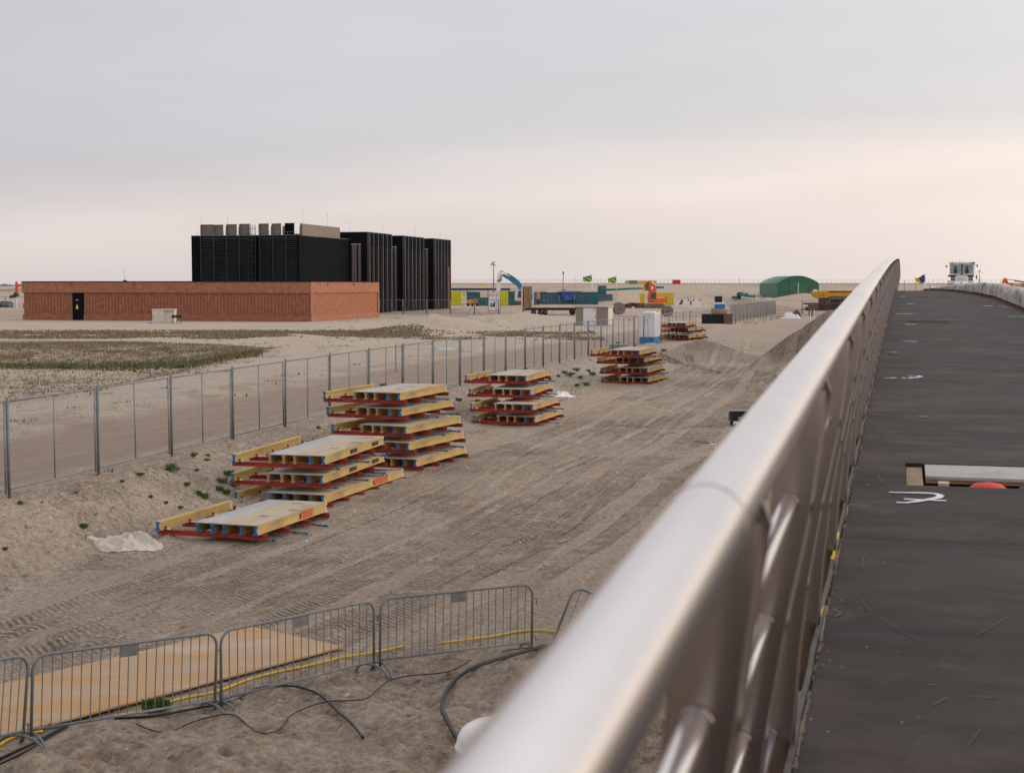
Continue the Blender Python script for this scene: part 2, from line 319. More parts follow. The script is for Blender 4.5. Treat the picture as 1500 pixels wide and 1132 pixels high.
# --- tyre tracks pressed into the yard
def wpt(l): return [tuple(onz(px, py, .1 if py > 640 else .4).xy) for px, py in l]
base = [(-60, 985), (52, 945), (180, 905), (280, 872), (400, 826), (520, 782), (620, 745), (740, 690), (850, 640), (940, 600), (1010, 570), (1060, 545)]
TR = []   # polyline, half width, kind, depth
def shift(pl, o):
    r = []
    for i, (a, b) in enumerate(pl):
        q = pl[min(i+1, len(pl)-1)]; p = pl[max(i-1, 0)]; l = math.hypot(q[0]-p[0], q[1]-p[1]); r.append((a+(q[1]-p[1])/l*o, b-(q[0]-p[0])/l*o))
    return r
B = wpt(base)
for o, hw, kd, dp in ((-1.75, .24, 2, .03), (-1.25, .22, 0, .02), (-.35, .26, 2, .045), (.2, .22, 0, .02), (.75, .24, 2, .03), (1.55, .25, 0, .03), (2.1, .25, 2, .035), (3.2, .24, 0, .02), (3.8, .26, 2, .035), (5.0, .24, 0, .03)):
    TR.append((shift(B, o), hw, kd, dp))
for pl, hw, kd, dp in (([(0, 940), (110, 905), (240, 860), (330, 830)], .25, 0, .03), ([(640, 790), (740, 735), (850, 680), (940, 625), (985, 590)], .13, 1, .05),
    ([(690, 730), (760, 690), (850, 640), (900, 618), (935, 600)], .14, 1, .05), ([(870, 690), (950, 640), (1040, 580), (1100, 550)], .12, 1, .04),
    ([(955, 585), (1010, 565), (1050, 540), (1062, 522), (1045, 508), (1010, 500)], .16, 1, .05), ([(1020, 580), (1060, 555), (1092, 530), (1098, 510), (1075, 495)], .16, 1, .05),
    ([(900, 590), (990, 603), (1080, 608)], .16, 1, .05), ([(870, 612), (960, 625), (1080, 618)], .35, 2, .06), ([(880, 722), (935, 711), (985, 716)], .25, 2, .08), ([(900, 735), (950, 727), (1000, 722)], .25, 2, .08),
    ([(560, 850), (660, 810), (770, 752), (860, 700)], .28, 0, .035), ([(600, 872), (700, 832), (820, 780), (900, 742)], .28, 0, .03), ([(430, 800), (600, 735), (720, 680), (800, 660)], .25, 0, .03),
    ([(690, 850), (760, 822), (830, 770)], .28, 0, .04)):
    TR.append((wpt(pl), hw, kd, dp))
for pl in ([(560, 770), (660, 728), (760, 672), (800, 640), (850, 622)], [(775, 618), (850, 640), (960, 640)], [(790, 790), (850, 760), (880, 722)], [(350, 850), (450, 812), (560, 790)], [(905, 655), (1000, 600), (1060, 570)], [(500, 830), (600, 800), (700, 790)]): TR.append((wpt(pl), .09, 1, .02))
for pl in ([(820, 700), (900, 650), (980, 640)], [(640, 840), (700, 800), (800, 780), (860, 740)], [(480, 880), (560, 860), (640, 862)], [(1000, 540), (1060, 560), (1120, 560)], [(900, 560), (960, 540), (1000, 545), (1080, 560)]): TR.append((wpt(pl), .22, 2, .03))
TRK = np.zeros_like(Z); DK = np.zeros_like(Z)
sel = np.where((Y > 14) & (Y < 110) & (X > -16) & (X < 22))[0]; xx, yy = X[sel], Y[sel]
TS = np.zeros(len(sel)); TT = np.zeros(len(sel)); TI = np.zeros(len(sel)); dz = np.zeros(len(sel)); tl = np.zeros(len(sel)); dk = np.zeros(len(sel))
wx = .10*fbm(xx, yy, .5, 2)
for pl, hw, kd, dp in TR:
    D = np.full(len(sel), 9.); S = np.zeros(len(sel)); T = np.zeros(len(sel)); acc = 0
    bx = [p[0] for p in pl]; by = [p[1] for p in pl]; q = np.where((xx > min(bx)-1) & (xx < max(bx)+1) & (yy > min(by)-1) & (yy < max(by)+1))[0]
    for i in range(len(pl)-1):
        (ax, ay), (bx2, by2) = pl[i], pl[i+1]; ex, ey = bx2-ax, by2-ay; l = math.hypot(ex, ey)
        t = np.clip(((xx[q]-ax)*ex+(yy[q]-ay)*ey)/(l*l), 0, 1); ox = xx[q]-ax-t*ex; oy = yy[q]-ay-t*ey; dd = np.hypot(ox, oy)
        sg = (ox*ey-oy*ex)/l; c = dd < D[q]; qq = q[c]; D[qq] = dd[c]; S[qq] = acc+t[c]*l; T[qq] = sg[c]; acc += l
    T = T+wx; D = np.abs(T)+np.where(D > 8, 9, 0)
    fade = ss(.0, 2.5, S)*(1-ss(acc-2.5, acc, S))*(.35+.65*ss(-.35, .25, fbm(xx, yy, .33, 2)))
    ins = (1-ss(hw*.85, hw*1.1, D))*fade; rim = np.exp(-((D-hw*1.25)/.09)**2)*fade
    dz += (-ins*dp*.16+rim*dp*.12)*(.4 if kd == 1 else 1)
    tl += (1-ss(hw*.7, hw*1.1, D))*ss(.0, 2.5, S)*(1-ss(acc-2.5, acc, S))*(.62 if kd == 1 else .0)*(.35+.65*ss(-.3, .3, fbm(xx, yy, .6, 3))); dk += ins*(.0 if kd == 1 else .10)+(rim*.5 if kd == 1 else 0)
    if kd != 1:
        b_ = ins > TI; TI[b_] = ins[b_]; TS[b_] = S[b_]; TT[b_] = (np.where(T > 0, T, T*(1 if kd == 2 else -1)))[b_]
dz += -.006*ss(.2, .9, np.abs(fbm(xx, yy, 3.0, 2)))
A3 = np.zeros((3, len(Z))); A3[0][sel] = TS; A3[1][sel] = TT; A3[2][sel] = TI; Z[sel] += dz; TRK[sel] = np.clip(tl, 0, 1); DK[sel] = np.clip(dk, 0, 1)
# road left of the fence: ruts along it
fd = fence_d(X, Y); rd = ss(-7.6, -6.6, fd+.5*fbm(X, Y, .2, 3))*(1-ss(-1.6, -.8, fd+.5*fbm(X, Y, .4, 3)))*(Y < 150)*(Y > 10)
Z += -.03*rd*np.sin(fd*5.5)*(Y < 80)
# vegetation masks and ground darkening masks
sd = polysd(X, Y, HOL); nzv = fbm(X, Y, .22, 4, .6)
gr = ss(1.0, -1.5, sd+2.0*nzv)*.42*(.6+.8*ss(-.3, .4, fbm(X, Y, .15, 3)))
bank = ss(1.5, -.5, sd+.8*nzv)*ss(84, 93, Y+7*nzv)*(.3+.7*ss(-.3, .3, fbm(X, Y, .35, 4, .6)))
band = (ss(114, 118, Y+3*nzv)*(1-ss(130, 137, Y+5*nzv)))*(X < -14)*ss(-.35, .15, nzv)*.8
band2 = np.exp(-((Y-150-5*nzv)/1.2)**2)*.4*(X < -20)
band3 = ss(112, 118, Y+4*nzv)*(1-ss(128, 134, Y+4*nzv))*(X >= -14)*(X < 6)*ss(-.1, .25, nzv)*.8
fleck = ss(.28, .5, fbm(X, Y, .5, 3, .6))*.6*(fd < -7.5)*(Y < 110)
GR = np.clip(gr+bank*.6+band+band2+band3+fleck, 0, 1)
GG = np.clip(ss(0, -1, sd)*np.exp(-((Y-87.5-2.5*fbm(X, Y, .1, 2))/3.2)**2)*ss(-.2, .4, fbm(X, Y, .16, 3))*.75, 0, 1)
fore = (1-ss(19.3, 21.5, Y+.15*X+.6*fbm(X, Y, .4, 3)))*(.06+.32*ss(.1, -.25, fbm(X, Y, 1.3, 5, .62))+.25*ss(0, .4, fbm(X, Y, .7, 4, .6))+1.1*ss(.06, .0, np.abs(fbm(X, Y, 1.05, 4, .55))))  # creases of the churned sand darkened in colour, standing in for their shade
bt = (X+.33)*.9663-Y*.2576-1.8
emb = ss(.15, .6, Hbase(X, Y)-1.25)*(bt > -14)*(bt < 14)*(Y < 130)*(Y > 60)
bermm = ss(.2, .9, fd)*(1-ss(3.2, 4.4, fd))*(Y < 100)
DK = np.clip(DK+fore*.5+emb*1.2+bermm*.4*ss(0, -.3, fbm(X, Y, .75, 5, .6))+np.exp(-((fd+8.4)/1.4)**2)*.5*ss(-.1, .35, fbm(X, Y, .8, 4, .6))*(Y < 130)+.5*ss(4.6, 3.2, np.hypot(X-11.4, Y-88)+.8*fbm(X, Y, .6, 3))+ss(740, 850, Y)*.9*(X > -400)+(Y > 190)*(Y < 740)*.55*ss(-.05, .4, fbm(X, Y*.35, .06, 5, .6))+.22*ss(.1, .5, fbm(X, Y, .18, 4, .6))*(fd > 1)*(Y < 120), 0, 1)  # bermm term paints shade into the furrows of the bank
PALE = ss(-6.4, -8.0, fd+.8*fbm(X, Y, .3, 3))*(1-ss(150, 210, Y))+ss(.4, 1.3, fd)*(1-ss(2.6, 3.8, fd))*(Y < 80)*.8
nx, ny = len(xs), len(ys); idx = np.arange(nx*ny).reshape(ny, nx)
quads = np.stack([idx[:-1, :-1], idx[:-1, 1:], idx[1:, 1:], idx[1:, :-1]], -1).reshape(-1, 4)
me = bpy.data.meshes.new('ground'); me.vertices.add(nx*ny); me.vertices.foreach_set('co', np.stack([X, Y, Z], 1).astype(np.float32).ravel())
nq = len(quads); me.loops.add(nq*4); me.loops.foreach_set('vertex_index', quads.astype(np.int32).ravel())
me.polygons.add(nq); me.polygons.foreach_set('loop_start', np.arange(0, nq*4, 4, dtype=np.int32)); me.polygons.foreach_set('loop_total', np.full(nq, 4, np.int32))
me.polygons.foreach_set('use_smooth', np.ones(nq, bool)); me.update()
for nm, (a, b, c) in (('mask', (GR, DK, TRK)), ('mask2', (GG, rd, PALE)), ('track', (A3[0], A3[1], A3[2]))):
    ca = me.color_attributes.new(nm, 'FLOAT_COLOR', 'POINT'); ca.data.foreach_set('color', np.stack([a, b, c, np.ones_like(a)], 1).astype(np.float32).ravel())
gm = bpy.data.materials.new('sand_ground'); gm.use_nodes = True; t = gm.node_tree; p = t.nodes['Principled BSDF']; p.inputs['Roughness'].default_value = .95; p.inputs['Specular IOR Level'].default_value = .1
def gn(tp, **k):
    n = t.nodes.new(tp)
    for a, b in k.items(): setattr(n, a, b)
    return n
tcg = gn('ShaderNodeTexCoord')
def gnoise(s, d=6, r=.6, v=None):
    n = gn('ShaderNodeTexNoise'); n.inputs['Scale'].default_value = s; n.inputs['Detail'].default_value = d; n.inputs['Roughness'].default_value = r; t.links.new(v or tcg.outputs['Object'], n.inputs['Vector']); return n.outputs[0]
def gramp(v, a, b, c0=(0, 0, 0), c1=(1, 1, 1)):
    n = gn('ShaderNodeValToRGB'); n.color_ramp.elements[0].position = a; n.color_ramp.elements[1].position = b; n.color_ramp.elements[0].color = (*c0, 1); n.color_ramp.elements[1].color = (*c1, 1); t.links.new(v, n.inputs[0]); return n.outputs[0]
def gmix(f, a, b, bl='MIX'):
    n = gn('ShaderNodeMixRGB', blend_type=bl)
    for i, v in enumerate((f, a, b)):
        if isinstance(v, tuple): n.inputs[i].default_value = (*v, 1)
        elif isinstance(v, (int, float)): n.inputs[i].default_value = v
        else: t.links.new(v, n.inputs[i])
    return n.outputs[0]
def gmul(a, b, op='MULTIPLY'):
    n = gn('ShaderNodeMath', operation=op)
    for i, v in enumerate((a, b)):
        if isinstance(v, (int, float)): n.inputs[i].default_value = v
        else: t.links.new(v, n.inputs[i])
    return n.outputs[0]
def attr(nm):
    a = gn('ShaderNodeAttribute', attribute_name=nm); s_ = gn('ShaderNodeSeparateColor'); t.links.new(a.outputs['Color'], s_.inputs[0]); return s_.outputs
m1, m2 = attr('mask'), attr('mask2')
at3 = gn('ShaderNodeAttribute', attribute_name='track'); s3 = gn('ShaderNodeSeparateXYZ'); t.links.new(at3.outputs['Vector'], s3.inputs[0])
ml = gn('ShaderNodeMapping'); ml.inputs['Rotation'].default_value = (0, 0, math.atan(.32)); t.links.new(tcg.outputs['Object'], ml.inputs[0])
ms = gn('ShaderNodeMapping'); ms.inputs['Scale'].default_value = (1, .13, 1); t.links.new(ml.outputs[0], ms.inputs[0])
# lug pattern of the tyres
ph = gmul(gmul(s3.outputs[0], 7.0), gmul(s3.outputs[1], 4.6), 'ADD')
lug = gmul(gmul(ph, 6.2832), 0, 'ADD'); sn = gn('ShaderNodeMath', operation='SINE'); t.links.new(lug, sn.inputs[0])
lugm = gmul(gmul(gramp(gmul(gmul(sn.outputs[0], .5), .5, 'ADD'), .42, .66), s3.outputs[2]), gramp(gnoise(1.5, 7, .75), .40, .54))
streak = gnoise(3.2, 7, .65, ms.outputs[0]); fine = gnoise(9, 9, .78); grain = gnoise(34, 4, .8)
c = gmix(gramp(gnoise(.13, 8), .35, .68), (.365, .288, .226), (.45, .368, .295))
c = gmix(gmul(gramp(gnoise(1.3, 8, .7), .45, .66), .7), c, (.36, .28, .22))
c = gmix(gmul(gramp(gnoise(.45, 5), .5, .72), .45), c, (.37, .272, .215))
c = gmix(gmul(gramp(streak, .50, .66), .7), c, (.285, .225, .178))
c = gmix(gmul(gramp(streak, .46, .30), .45), c, (.49, .42, .355))
c = gmix(gmul(m2[1], .85), c, gmix(gramp(gnoise(3.0, 7, .7, ms.outputs[0]), .35, .65), (.31, .235, .19), (.375, .295, .24)))
c = gmix(gmul(m2[2], .6), c, gmix(gnoise(1.2, 6), (.44, .38, .315), (.56, .49, .415)))
c = gmix(gmul(gmul(m1[1], gramp(gnoise(2.6, 8, .75), .25, .6, (.45,)*3, (1,)*3)), .9), c, (.20, .155, .122))
c = gmix(gmul(gmul(m1[2], gramp(gnoise(1.1, 6), .3, .55, (.35,)*3, (1,)*3)), .9), c, (.56, .48, .405))
c = gmix(gmul(lugm, .82), c, (.15, .118, .094))
c = gmix(gmul(gmul(m2[1], -.65), 1.0, 'ADD'), c, gramp(fine, .36, .60, (.64, .61, .585), (1.28, 1.27, 1.26)), 'MULTIPLY')  # small dips tinted darker, occlusion painted into the ground colour
c = gmix(gmul(gramp(grain, .58, .67), .85), c, (.15, .115, .09))
c = gmix(gmul(gramp(gnoise(27, 4, .8), .64, .73), .8), c, (.58, .51, .44))
gmask = gmul(m1[0], gramp(gnoise(1.9, 6, .75), .32, .56))
c = gmix(gmask, c, gmix(gramp(gnoise(6, 6, .8), .4, .6), (.15, .12, .08), (.33, .27, .20)))
c = gmix(gmul(gmul(m2[0], gramp(gnoise(3, 5), .35, .6)), .6), c, (.13, .125, .06))
t.links.new(c, p.inputs['Base Color'])
bp = gn('ShaderNodeBump'); bp.inputs['Strength'].default_value = 1.0; bp.inputs['Distance'].default_value = .09
hsum = gmul(gmul(gmul(fine, 1.0), gmul(grain, .35), 'ADD'), gmul(gmul(streak, .6), gmul(lugm, -.5), 'ADD'), 'ADD'); t.links.new(hsum, bp.inputs['Height']); t.links.new(bp.outputs[0], p.inputs['Normal'])
me.materials.append(gm); go = bpy.data.objects.new('ground', me); COL.objects.link(go); tag(go, kind='structure')
# ------------------------------------------------------------------ the bridge
dv = Vector((.2559, .9667, 0)); nv = Vector((.9667, -.2559, 0)); P0 = Vector((-.345, 0, 0))
_py = [-12, 0, 1.66, 6.15, 10.45, 16.9, 24.8, 38.2, 50, 60, 70, 80, 95, 105]; _pd = [2.2, 1.72, 1.655, 1.49, 1.33, 1.17, 1.02, .73, .52, .37, .32, .42, .85, 1.25]
PF = np.poly1d(np.polyfit(_py, _pd, 6))
def dz(Y): return EYE-float(PF(min(max(Y, -12), 105)))
def BP(s, t, h=0):                       # along the bridge, across it, above the deck
    p = P0+dv*s+nv*t; p.z = dz((dv*s).y)+h; return p
def deckpt(px, py, h=0):
    d = ray(px, py); o = Vector((0, 0, EYE)); lo, hi = .5, 62.
    for i in range(50):
        m = (lo+hi)/2; p = o+d*(m/d.y); s = (p-P0).dot(dv)
        if p.z > BP(s, 0).z: lo = m
        else: hi = m
    p = o+d*(lo/d.y); p.z += h; return p
br = thing('footbridge', 'new bridge deck under black membrane rising to a crest beside the steel railing', 'bridge', (-2, -6, 3.2))
def tR(s):                                # right edge of the deck
    return float(np.interp(s, [-10, 50, 60, 68, 74, 80, 100], [3.78, 3.72, 3.38, 2.8, 2.15, 1.7, 1.7]))
HS0, HS1, HT0, HT1 = 10.41, 11.45, .375, 3.2
mb = MB(); S = sorted(set([round(-10+.5*i, 3) for i in range(221)]+[HS0, HS1]))
S = [s for s in S if s <= 96]; tf = [0, None, .5]
def ts(s): return [-.005, HT0, .9, 1.5, HT1, tR(s) if tR(s) > HT1+.02 else HT1+.02]
def ts2(s):
    r = tR(s); return [.030, HT0, .9, 1.5, min(HT1, r-.05), r]
top = [[BP(s, t) for t in ts2(s)] for s in S]; k = 6
vs = [p for row in top for p in row]; bot = [p-Vector((0, 0, .16)) for p in vs]; nT = len(vs)
fs = []
for i in range(len(S)-1):
    for j in range(k-1):
        if S[i] >= HS0-1e-6 and S[i+1] <= HS1+1e-6 and 1 <= j <= 3: continue
        a, b, c_, d_ = i*k+j, i*k+j+1, (i+1)*k+j+1, (i+1)*k+j; fs += [(a, b, c_, d_), (nT+d_, nT+c_, nT+b, nT+a)]
for i in range(len(S)-1):
    a, d_ = i*k, (i+1)*k; fs.append((a, d_, nT+d_, nT+a)); a, d_ = i*k+5, i*k+11; fs.append((d_, a, nT+a, nT+d_))
i0, i1 = [S.index(HS0), S.index(HS1)]
for j in (1, 2, 3): fs += [(i0*k+j, nT+i0*k+j, nT+i0*k+j+1, i0*k+j+1), (i1*k+j+1, nT+i1*k+j+1, nT+i1*k+j, i1*k+j)]
for i in range(i0, i1): fs += [(i*k+1, (i+1)*k+1, nT+(i+1)*k+1, nT+i*k+1), ((i+1)*k+4, i*k+4, nT+i*k+4, nT+(i+1)*k+4)]
mb.add(vs+bot, fs)
dm = bpy.data.materials.new('black_deck_membrane'); dm.use_nodes = True; t = dm.node_tree; p = t.nodes['Principled BSDF']; p.inputs['Roughness'].default_value = .62; p.inputs['Specular IOR Level'].default_value = .2
tcg = gn('ShaderNodeTexCoord'); mpg = gn('ShaderNodeMapping'); mpg.inputs['Rotation'].default_value = (0, 0, math.atan2(.2576, .9663)); t.links.new(tcg.outputs['Object'], mpg.inputs[0])
mpa = gn('ShaderNodeMapping'); mpa.inputs['Scale'].default_value = (.55, 2.6, 1); t.links.new(mpg.outputs[0], mpa.inputs[0])
mpb = gn('ShaderNodeMapping'); mpb.inputs['Scale'].default_value = (1, 2.2, 1); t.links.new(mpg.outputs[0], mpb.inputs[0])
c = gmix(gramp(gnoise(.8, 7, .6, mpb.outputs[0]), .35, .65), (.026, .021, .020), (.043, .032, .029))
c = gmix(gmul(gramp(gnoise(2.2, 8, .7, mpa.outputs[0]), .5, .72), .6), c, (.062, .050, .045))
c = gmix(gmul(gramp(gnoise(1.1, 5, .6, mpa.outputs[0]), .58, .70), .6), c, (.028, .027, .031))
c = gmix(gmul(gramp(gnoise(2.0, 12, .8, mpg.outputs[0]), .58, .72), .6), c, (.13, .098, .08))
c = gmix(gmul(gramp(gnoise(.55, 9, .72, mpg.outputs[0]), .52, .66), .45), c, (.095, .070, .058))
mpc = gn('ShaderNodeMapping'); mpc.inputs['Scale'].default_value = (.02, 1, 1); t.links.new(mpg.outputs[0], mpc.inputs[0]); wv = gn('ShaderNodeTexWave', bands_direction='Y'); wv.inputs['Scale'].default_value = .16; wv.inputs['Distortion'].default_value = .15; t.links.new(mpc.outputs[0], wv.inputs['Vector'])
c = gmix(gmul(gramp(wv.outputs[0], .990, .998), .6), c, (.018, .016, .017))
c = gmix(gmul(gramp(gnoise(38, 3, .8, mpg.outputs[0]), .70, .76), .8), c, (.26, .19, .15))
t.links.new(c, p.inputs['Base Color'])
t.links.new(gramp(gnoise(1.5, 8, .7, mpb.outputs[0]), .3, .7, (.6,)*3, (.85,)*3), p.inputs['Roughness'])
bpn = gn('ShaderNodeBump'); bpn.inputs['Strength'].default_value = .5; bpn.inputs['Distance'].default_value = .008; t.links.new(gmul(gnoise(45, 5, .8), gnoise(6, 6, .7, mpb.outputs[0]), 'ADD'), bpn.inputs['Height']); t.links.new(bpn.outputs[0], p.inputs['Normal'])
mb.build('deck', dm, br, True)
# girder, piers
mb = MB()
for tt in (.5, 2.4):
    for i in range(0, 94, 4): mb.bar(BP(-9+i, tt, -.52), BP(-9+i+4, tt, -.52), .35, .7)
mb.build('girder', M['dark'], br, True)
for s in (28, 52, 76):
    q = BP(s, 1.5); g_ = gz(q.x, q.y)-.3; MB().lathe((q.x, q.y, 0), [(.55, g_), (.42, q.z-.9)], 20).build('pier', M['conc2'], br, True)
# kerb strip with ragged foam on the left edge
mb = MB(); 
for i in range(330):
    s = -2+i*.28; a = .003*math.sin(i*2.1); mb.bar(BP(s, .008+a, .002), BP(s+.28, .008+.003*math.sin((i+1)*2.1), .002), .018, .04)
mb.build('edge_strip', mat('edge_angle', (.10, .095, .09), .6, .5, .3, 9), br, True)
mb = MB()
for i in range(520):
    s = -1+random.random()**1.2*60; l = random.uniform(.02, .10); t0 = random.uniform(.022, .036); p = BP(s, t0, .004); q = BP(s+l, t0+random.uniform(-.005, .006), .004+random.random()*.005)
    mb.bar(p, q, random.uniform(.003, .008), .005)
ds_ = mb.build('dried_sealant', mat('dried_sealant', (.13, .105, .085), .9, 0, .4, 30, bump=.3), br, True); ds_['kind'] = 'stuff'
mb = MB()
for px, py, r in ((1226, 816, .5), (1231, 790, .6), (1206, 905, .6), (1300, 462, .8), (1304, 448, 1.5), (1307, 440, 1.7), (1309, 434, 2.), (1297, 478, .9), (1311, 428, 2.), (1306, 444, 1.), (1299, 470, .8), (1294, 492, .8), (1217, 820, .9)):
    p = deckpt(px-3, py, .012); s0 = (p-P0).dot(dv)
    for j in range(7):
        q = BP(s0+random.gauss(0, .07), random.uniform(-.005, .015), .020); a = random.uniform(.010, .018)*(max(1, r*.7) if p.y > 12 else .55)
        mb.lathe(q, [(a*.3, -a*.8), (a, -.2*a), (a*.8, .5*a), (a*.2, a*.9)], 6)
    mb.bar(BP(s0-.08, .006, .024), BP(s0+.08, .008, .024), .008, .006); mb.build('foam_filler', M['foam'], br, True); mb = MB()
# what shows in the hatch opening
def hbar(s0, s1, t0, t1, h0, h1, name, m):
    mb = MB(); a = [BP(s0, t0), BP(s0, t1), BP(s1, t1), BP(s1, t0)]
    v = [Vector((q.x, q.y, q.z+h)) for h in (h0, h1) for q in a]
    mb.add(v, [(3, 2, 1, 0), (4, 5, 6, 7), (0, 1, 5, 4), (1, 2, 6, 5), (2, 3, 7, 6), (3, 0, 4, 7)]); return mb.build(name, m, br, True)
hbar(HS0+.45, HS1-.012, HT0+.14, HT1, -.028, -.006, 'cross_beam', mat('white_cross_beam', (.36, .345, .34), .7, 0, .12, 3, dirt=.9, dcol=(.12, .095, .075)))
hbar(HS0+.01, HS1-.01, HT0+.005, HT0+.12, -.5, -.03, 'hatch_frame', M['wood'])
hbar(HS0+.46, HS1-.02, HT0+.14, HT1, -.056, -.0285, 'beam_edge', M['wood'])
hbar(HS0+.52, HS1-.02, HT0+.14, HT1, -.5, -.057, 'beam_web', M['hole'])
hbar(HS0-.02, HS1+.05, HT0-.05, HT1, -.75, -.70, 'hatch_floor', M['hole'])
hbar(HS1-.01, HS1+.04, HT0, HT1, -.7, -.14, 'hatch_side', M['wood'])
hbar(HS0+.14, HS0+.24, HT0+.22, HT0+.29, -.70, -.004, 'wooden_strut', M['ply'])
p = BP(HS0+.24, HT0+.55, -.205)
mb = MB(); mb.lathe(p, [(.01, .205), (.09, .19), (.16, .14), (.20, .05), (.20, -.05), (.12, -.2)], 20); one('red_float', mb, M['redp'], 'round red float lying in the opening in the black bridge deck', 'float')
p = BP(HS0+.27, HT0+.86, -.195)
mb = MB(); mb.lathe(p, [(.01, .18), (.1, .16), (.17, .08), (.18, -.05), (.12, -.18)], 18); one('brown_float', mb, mat('dark_red', (.09, .02, .02), .5), 'dark brown round float half hidden at the far end of the deck opening', 'float')
# spray marks and scraps on the membrane
def ribbon(mb, pts, wd, h=.005):
    P = [deckpt(a, b, h) for a, b in pts]; k = len(P); vs = []
    for i, q in enumerate(P):
        tg = (P[min(i+1, k-1)]-P[max(i-1, 0)]); tg.z = 0; tg.normalize(); sd = Vector((-tg.y, tg.x, 0)); wv = wd*(.7+.5*random.random())
        vs += [q+sd*wv/2, q-sd*wv/2]
    mb.add(vs, [(2*i, 2*i+1, 2*i+3, 2*i+2) for i in range(k-1)]); return mb
mb = MB()
ribbon(mb, [(1302, 721.5), (1315, 722), (1330, 722.3), (1345, 722.4), (1358, 722.8), (1368, 723.6), (1375, 725), (1378, 727.3), (1373, 729.8), (1362, 732), (1350, 733.7), (1338, 735.6), (1326, 737), (1313, 736.4)], .05)
ribbon(mb, [(1324, 731.5), (1340, 732.3), (1360, 733), (1373, 733.6), (1386, 733.8)], .045)
mb.build('spray_mark', M['spray'], br, True)
mb = MB()
ribbon(mb, [(1296, 554), (1306, 554), (1313, 553.5)], .07); ribbon(mb, [(1321, 553.5), (1330, 555), (1340, 553.2), (1349, 552.5), (1345, 550.8), (1330, 550.4)], .05); ribbon(mb, [(1330, 553), (1346, 554)], .05)
mb.build('spray_mark', M['spray'], br, True)
for pts_, w_ in (([(1271, 806), (1265, 816), (1263, 831)], .008), ([(1270, 806), (1277, 805)], .008), ([(1255, 870), (1265, 885), (1278, 898)], .005), ([(1430, 931), (1450, 920), (1470, 908), (1482, 902)], .008), ([(1366, 1034), (1376, 1028), (1390, 1021)], .012), ([(1415, 1023), (1430, 1020), (1446, 1023), (1460, 1021)], .014), ([(1418, 1092), (1428, 1080), (1436, 1068)], .006), ([(1286, 694), (1290, 705), (1300, 712)], .010), ([(1302, 683), (1296, 690), (1290, 688)], .008), ([(1260, 792), (1275, 790), (1290, 786)], .010), ([(1290, 905), (1320, 925), (1350, 940)], .006), ([(1330, 866), (1352, 864)], .010), ([(1380, 893), (1400, 900), (1425, 897)], .008), ([(1358, 1004), (1370, 1003)], .016), ([(1221, 893), (1232, 899), (1224, 903)], .03)):
    mb = MB(); ribbon(mb, pts_, w_*.6, .004); mb.build('scuff', mat('scuff_dust', (.115, .09, .075), .9, 0, .3, 20), br, True)
for x0, x1, y in ((1323, 1343, 500.5), (1324, 1339, 475.6), (1316, 1322, 460), (1327, 1339, 460), (1330, 1339, 445.6), (1320, 1328, 434.5), (1346, 1360, 611), (1443, 1452, 448.5), (1463, 1472, 448.5), (1468, 1487, 451), (1479, 1488, 464), (1493, 1500, 464)):
    mb = MB(); n_ = 5; ribbon(mb, [(x0+(x1-x0)*i/(n_-1), y+random.uniform(-.25, .25)) for i in range(n_)], .04 if y > 600 else .16, .006); mb.build('chalk_dash', M['spray'] if y < 600 else M['ply'], br, True)
mb = MB(); a, b = deckpt(1328, 471, .03), deckpt(1397, 472, .03); mb.bar(a, b, .10, .03); mb.mi = 1; mb.bar(a-Vector((.0, .30, -.0)), b-Vector((.2, .25, 0)), .12, .006)  # second bar: dark strip painted in as the shadow gap at the plank
one('loose_plank', mb, [M['wood'], M['hole']], 'thin weathered plank lying across the black deck midway to the crest', 'plank')
mb = MB(); a, b = deckpt(1340, 435.5, .02), deckpt(1444, 436.4, .02); mb.bar(a, b, .07, .02); one('crest_batten', mb, M['wood'], 'long thin wooden batten lying across the deck near its crest', 'batten')
mb = MB(); a = deckpt(1307, 519, .03); mb.box(a-Vector((0, 0, .01)), (.10, .12, .03), .3); mb.box(a+Vector((.05, .05, .0)), (.03, .12, .025), -.4); one('wood_scrap', mb, M['wood'], 'small brown wood scrap on the black deck beside the railing foot', 'scrap')
# crumbs of sand on the deck
mb = MB()
for i in range(300):
    s = 2+random.random()**1.4*26; tt = random.random()*3.1 if random.random() < .6 else random.random()**3*.4
    if HS0-.05 < s < HS1+.05 and tt > HT0-.05: continue
    a = random.uniform(.0012, .003)*(1+s/9); q = BP(s, tt+.02, a*.5); mb.box(q, (a*random.uniform(1, 3), a*random.uniform(1, 2), a), random.random()*3)
tag(mb.build('deck_grit', mat('pale_grit', (.26, .20, .16), .9, 0, .3, 30)), kind='stuff', label='pale crumbs of dirt scattered over the black bridge deck', cat='grit')
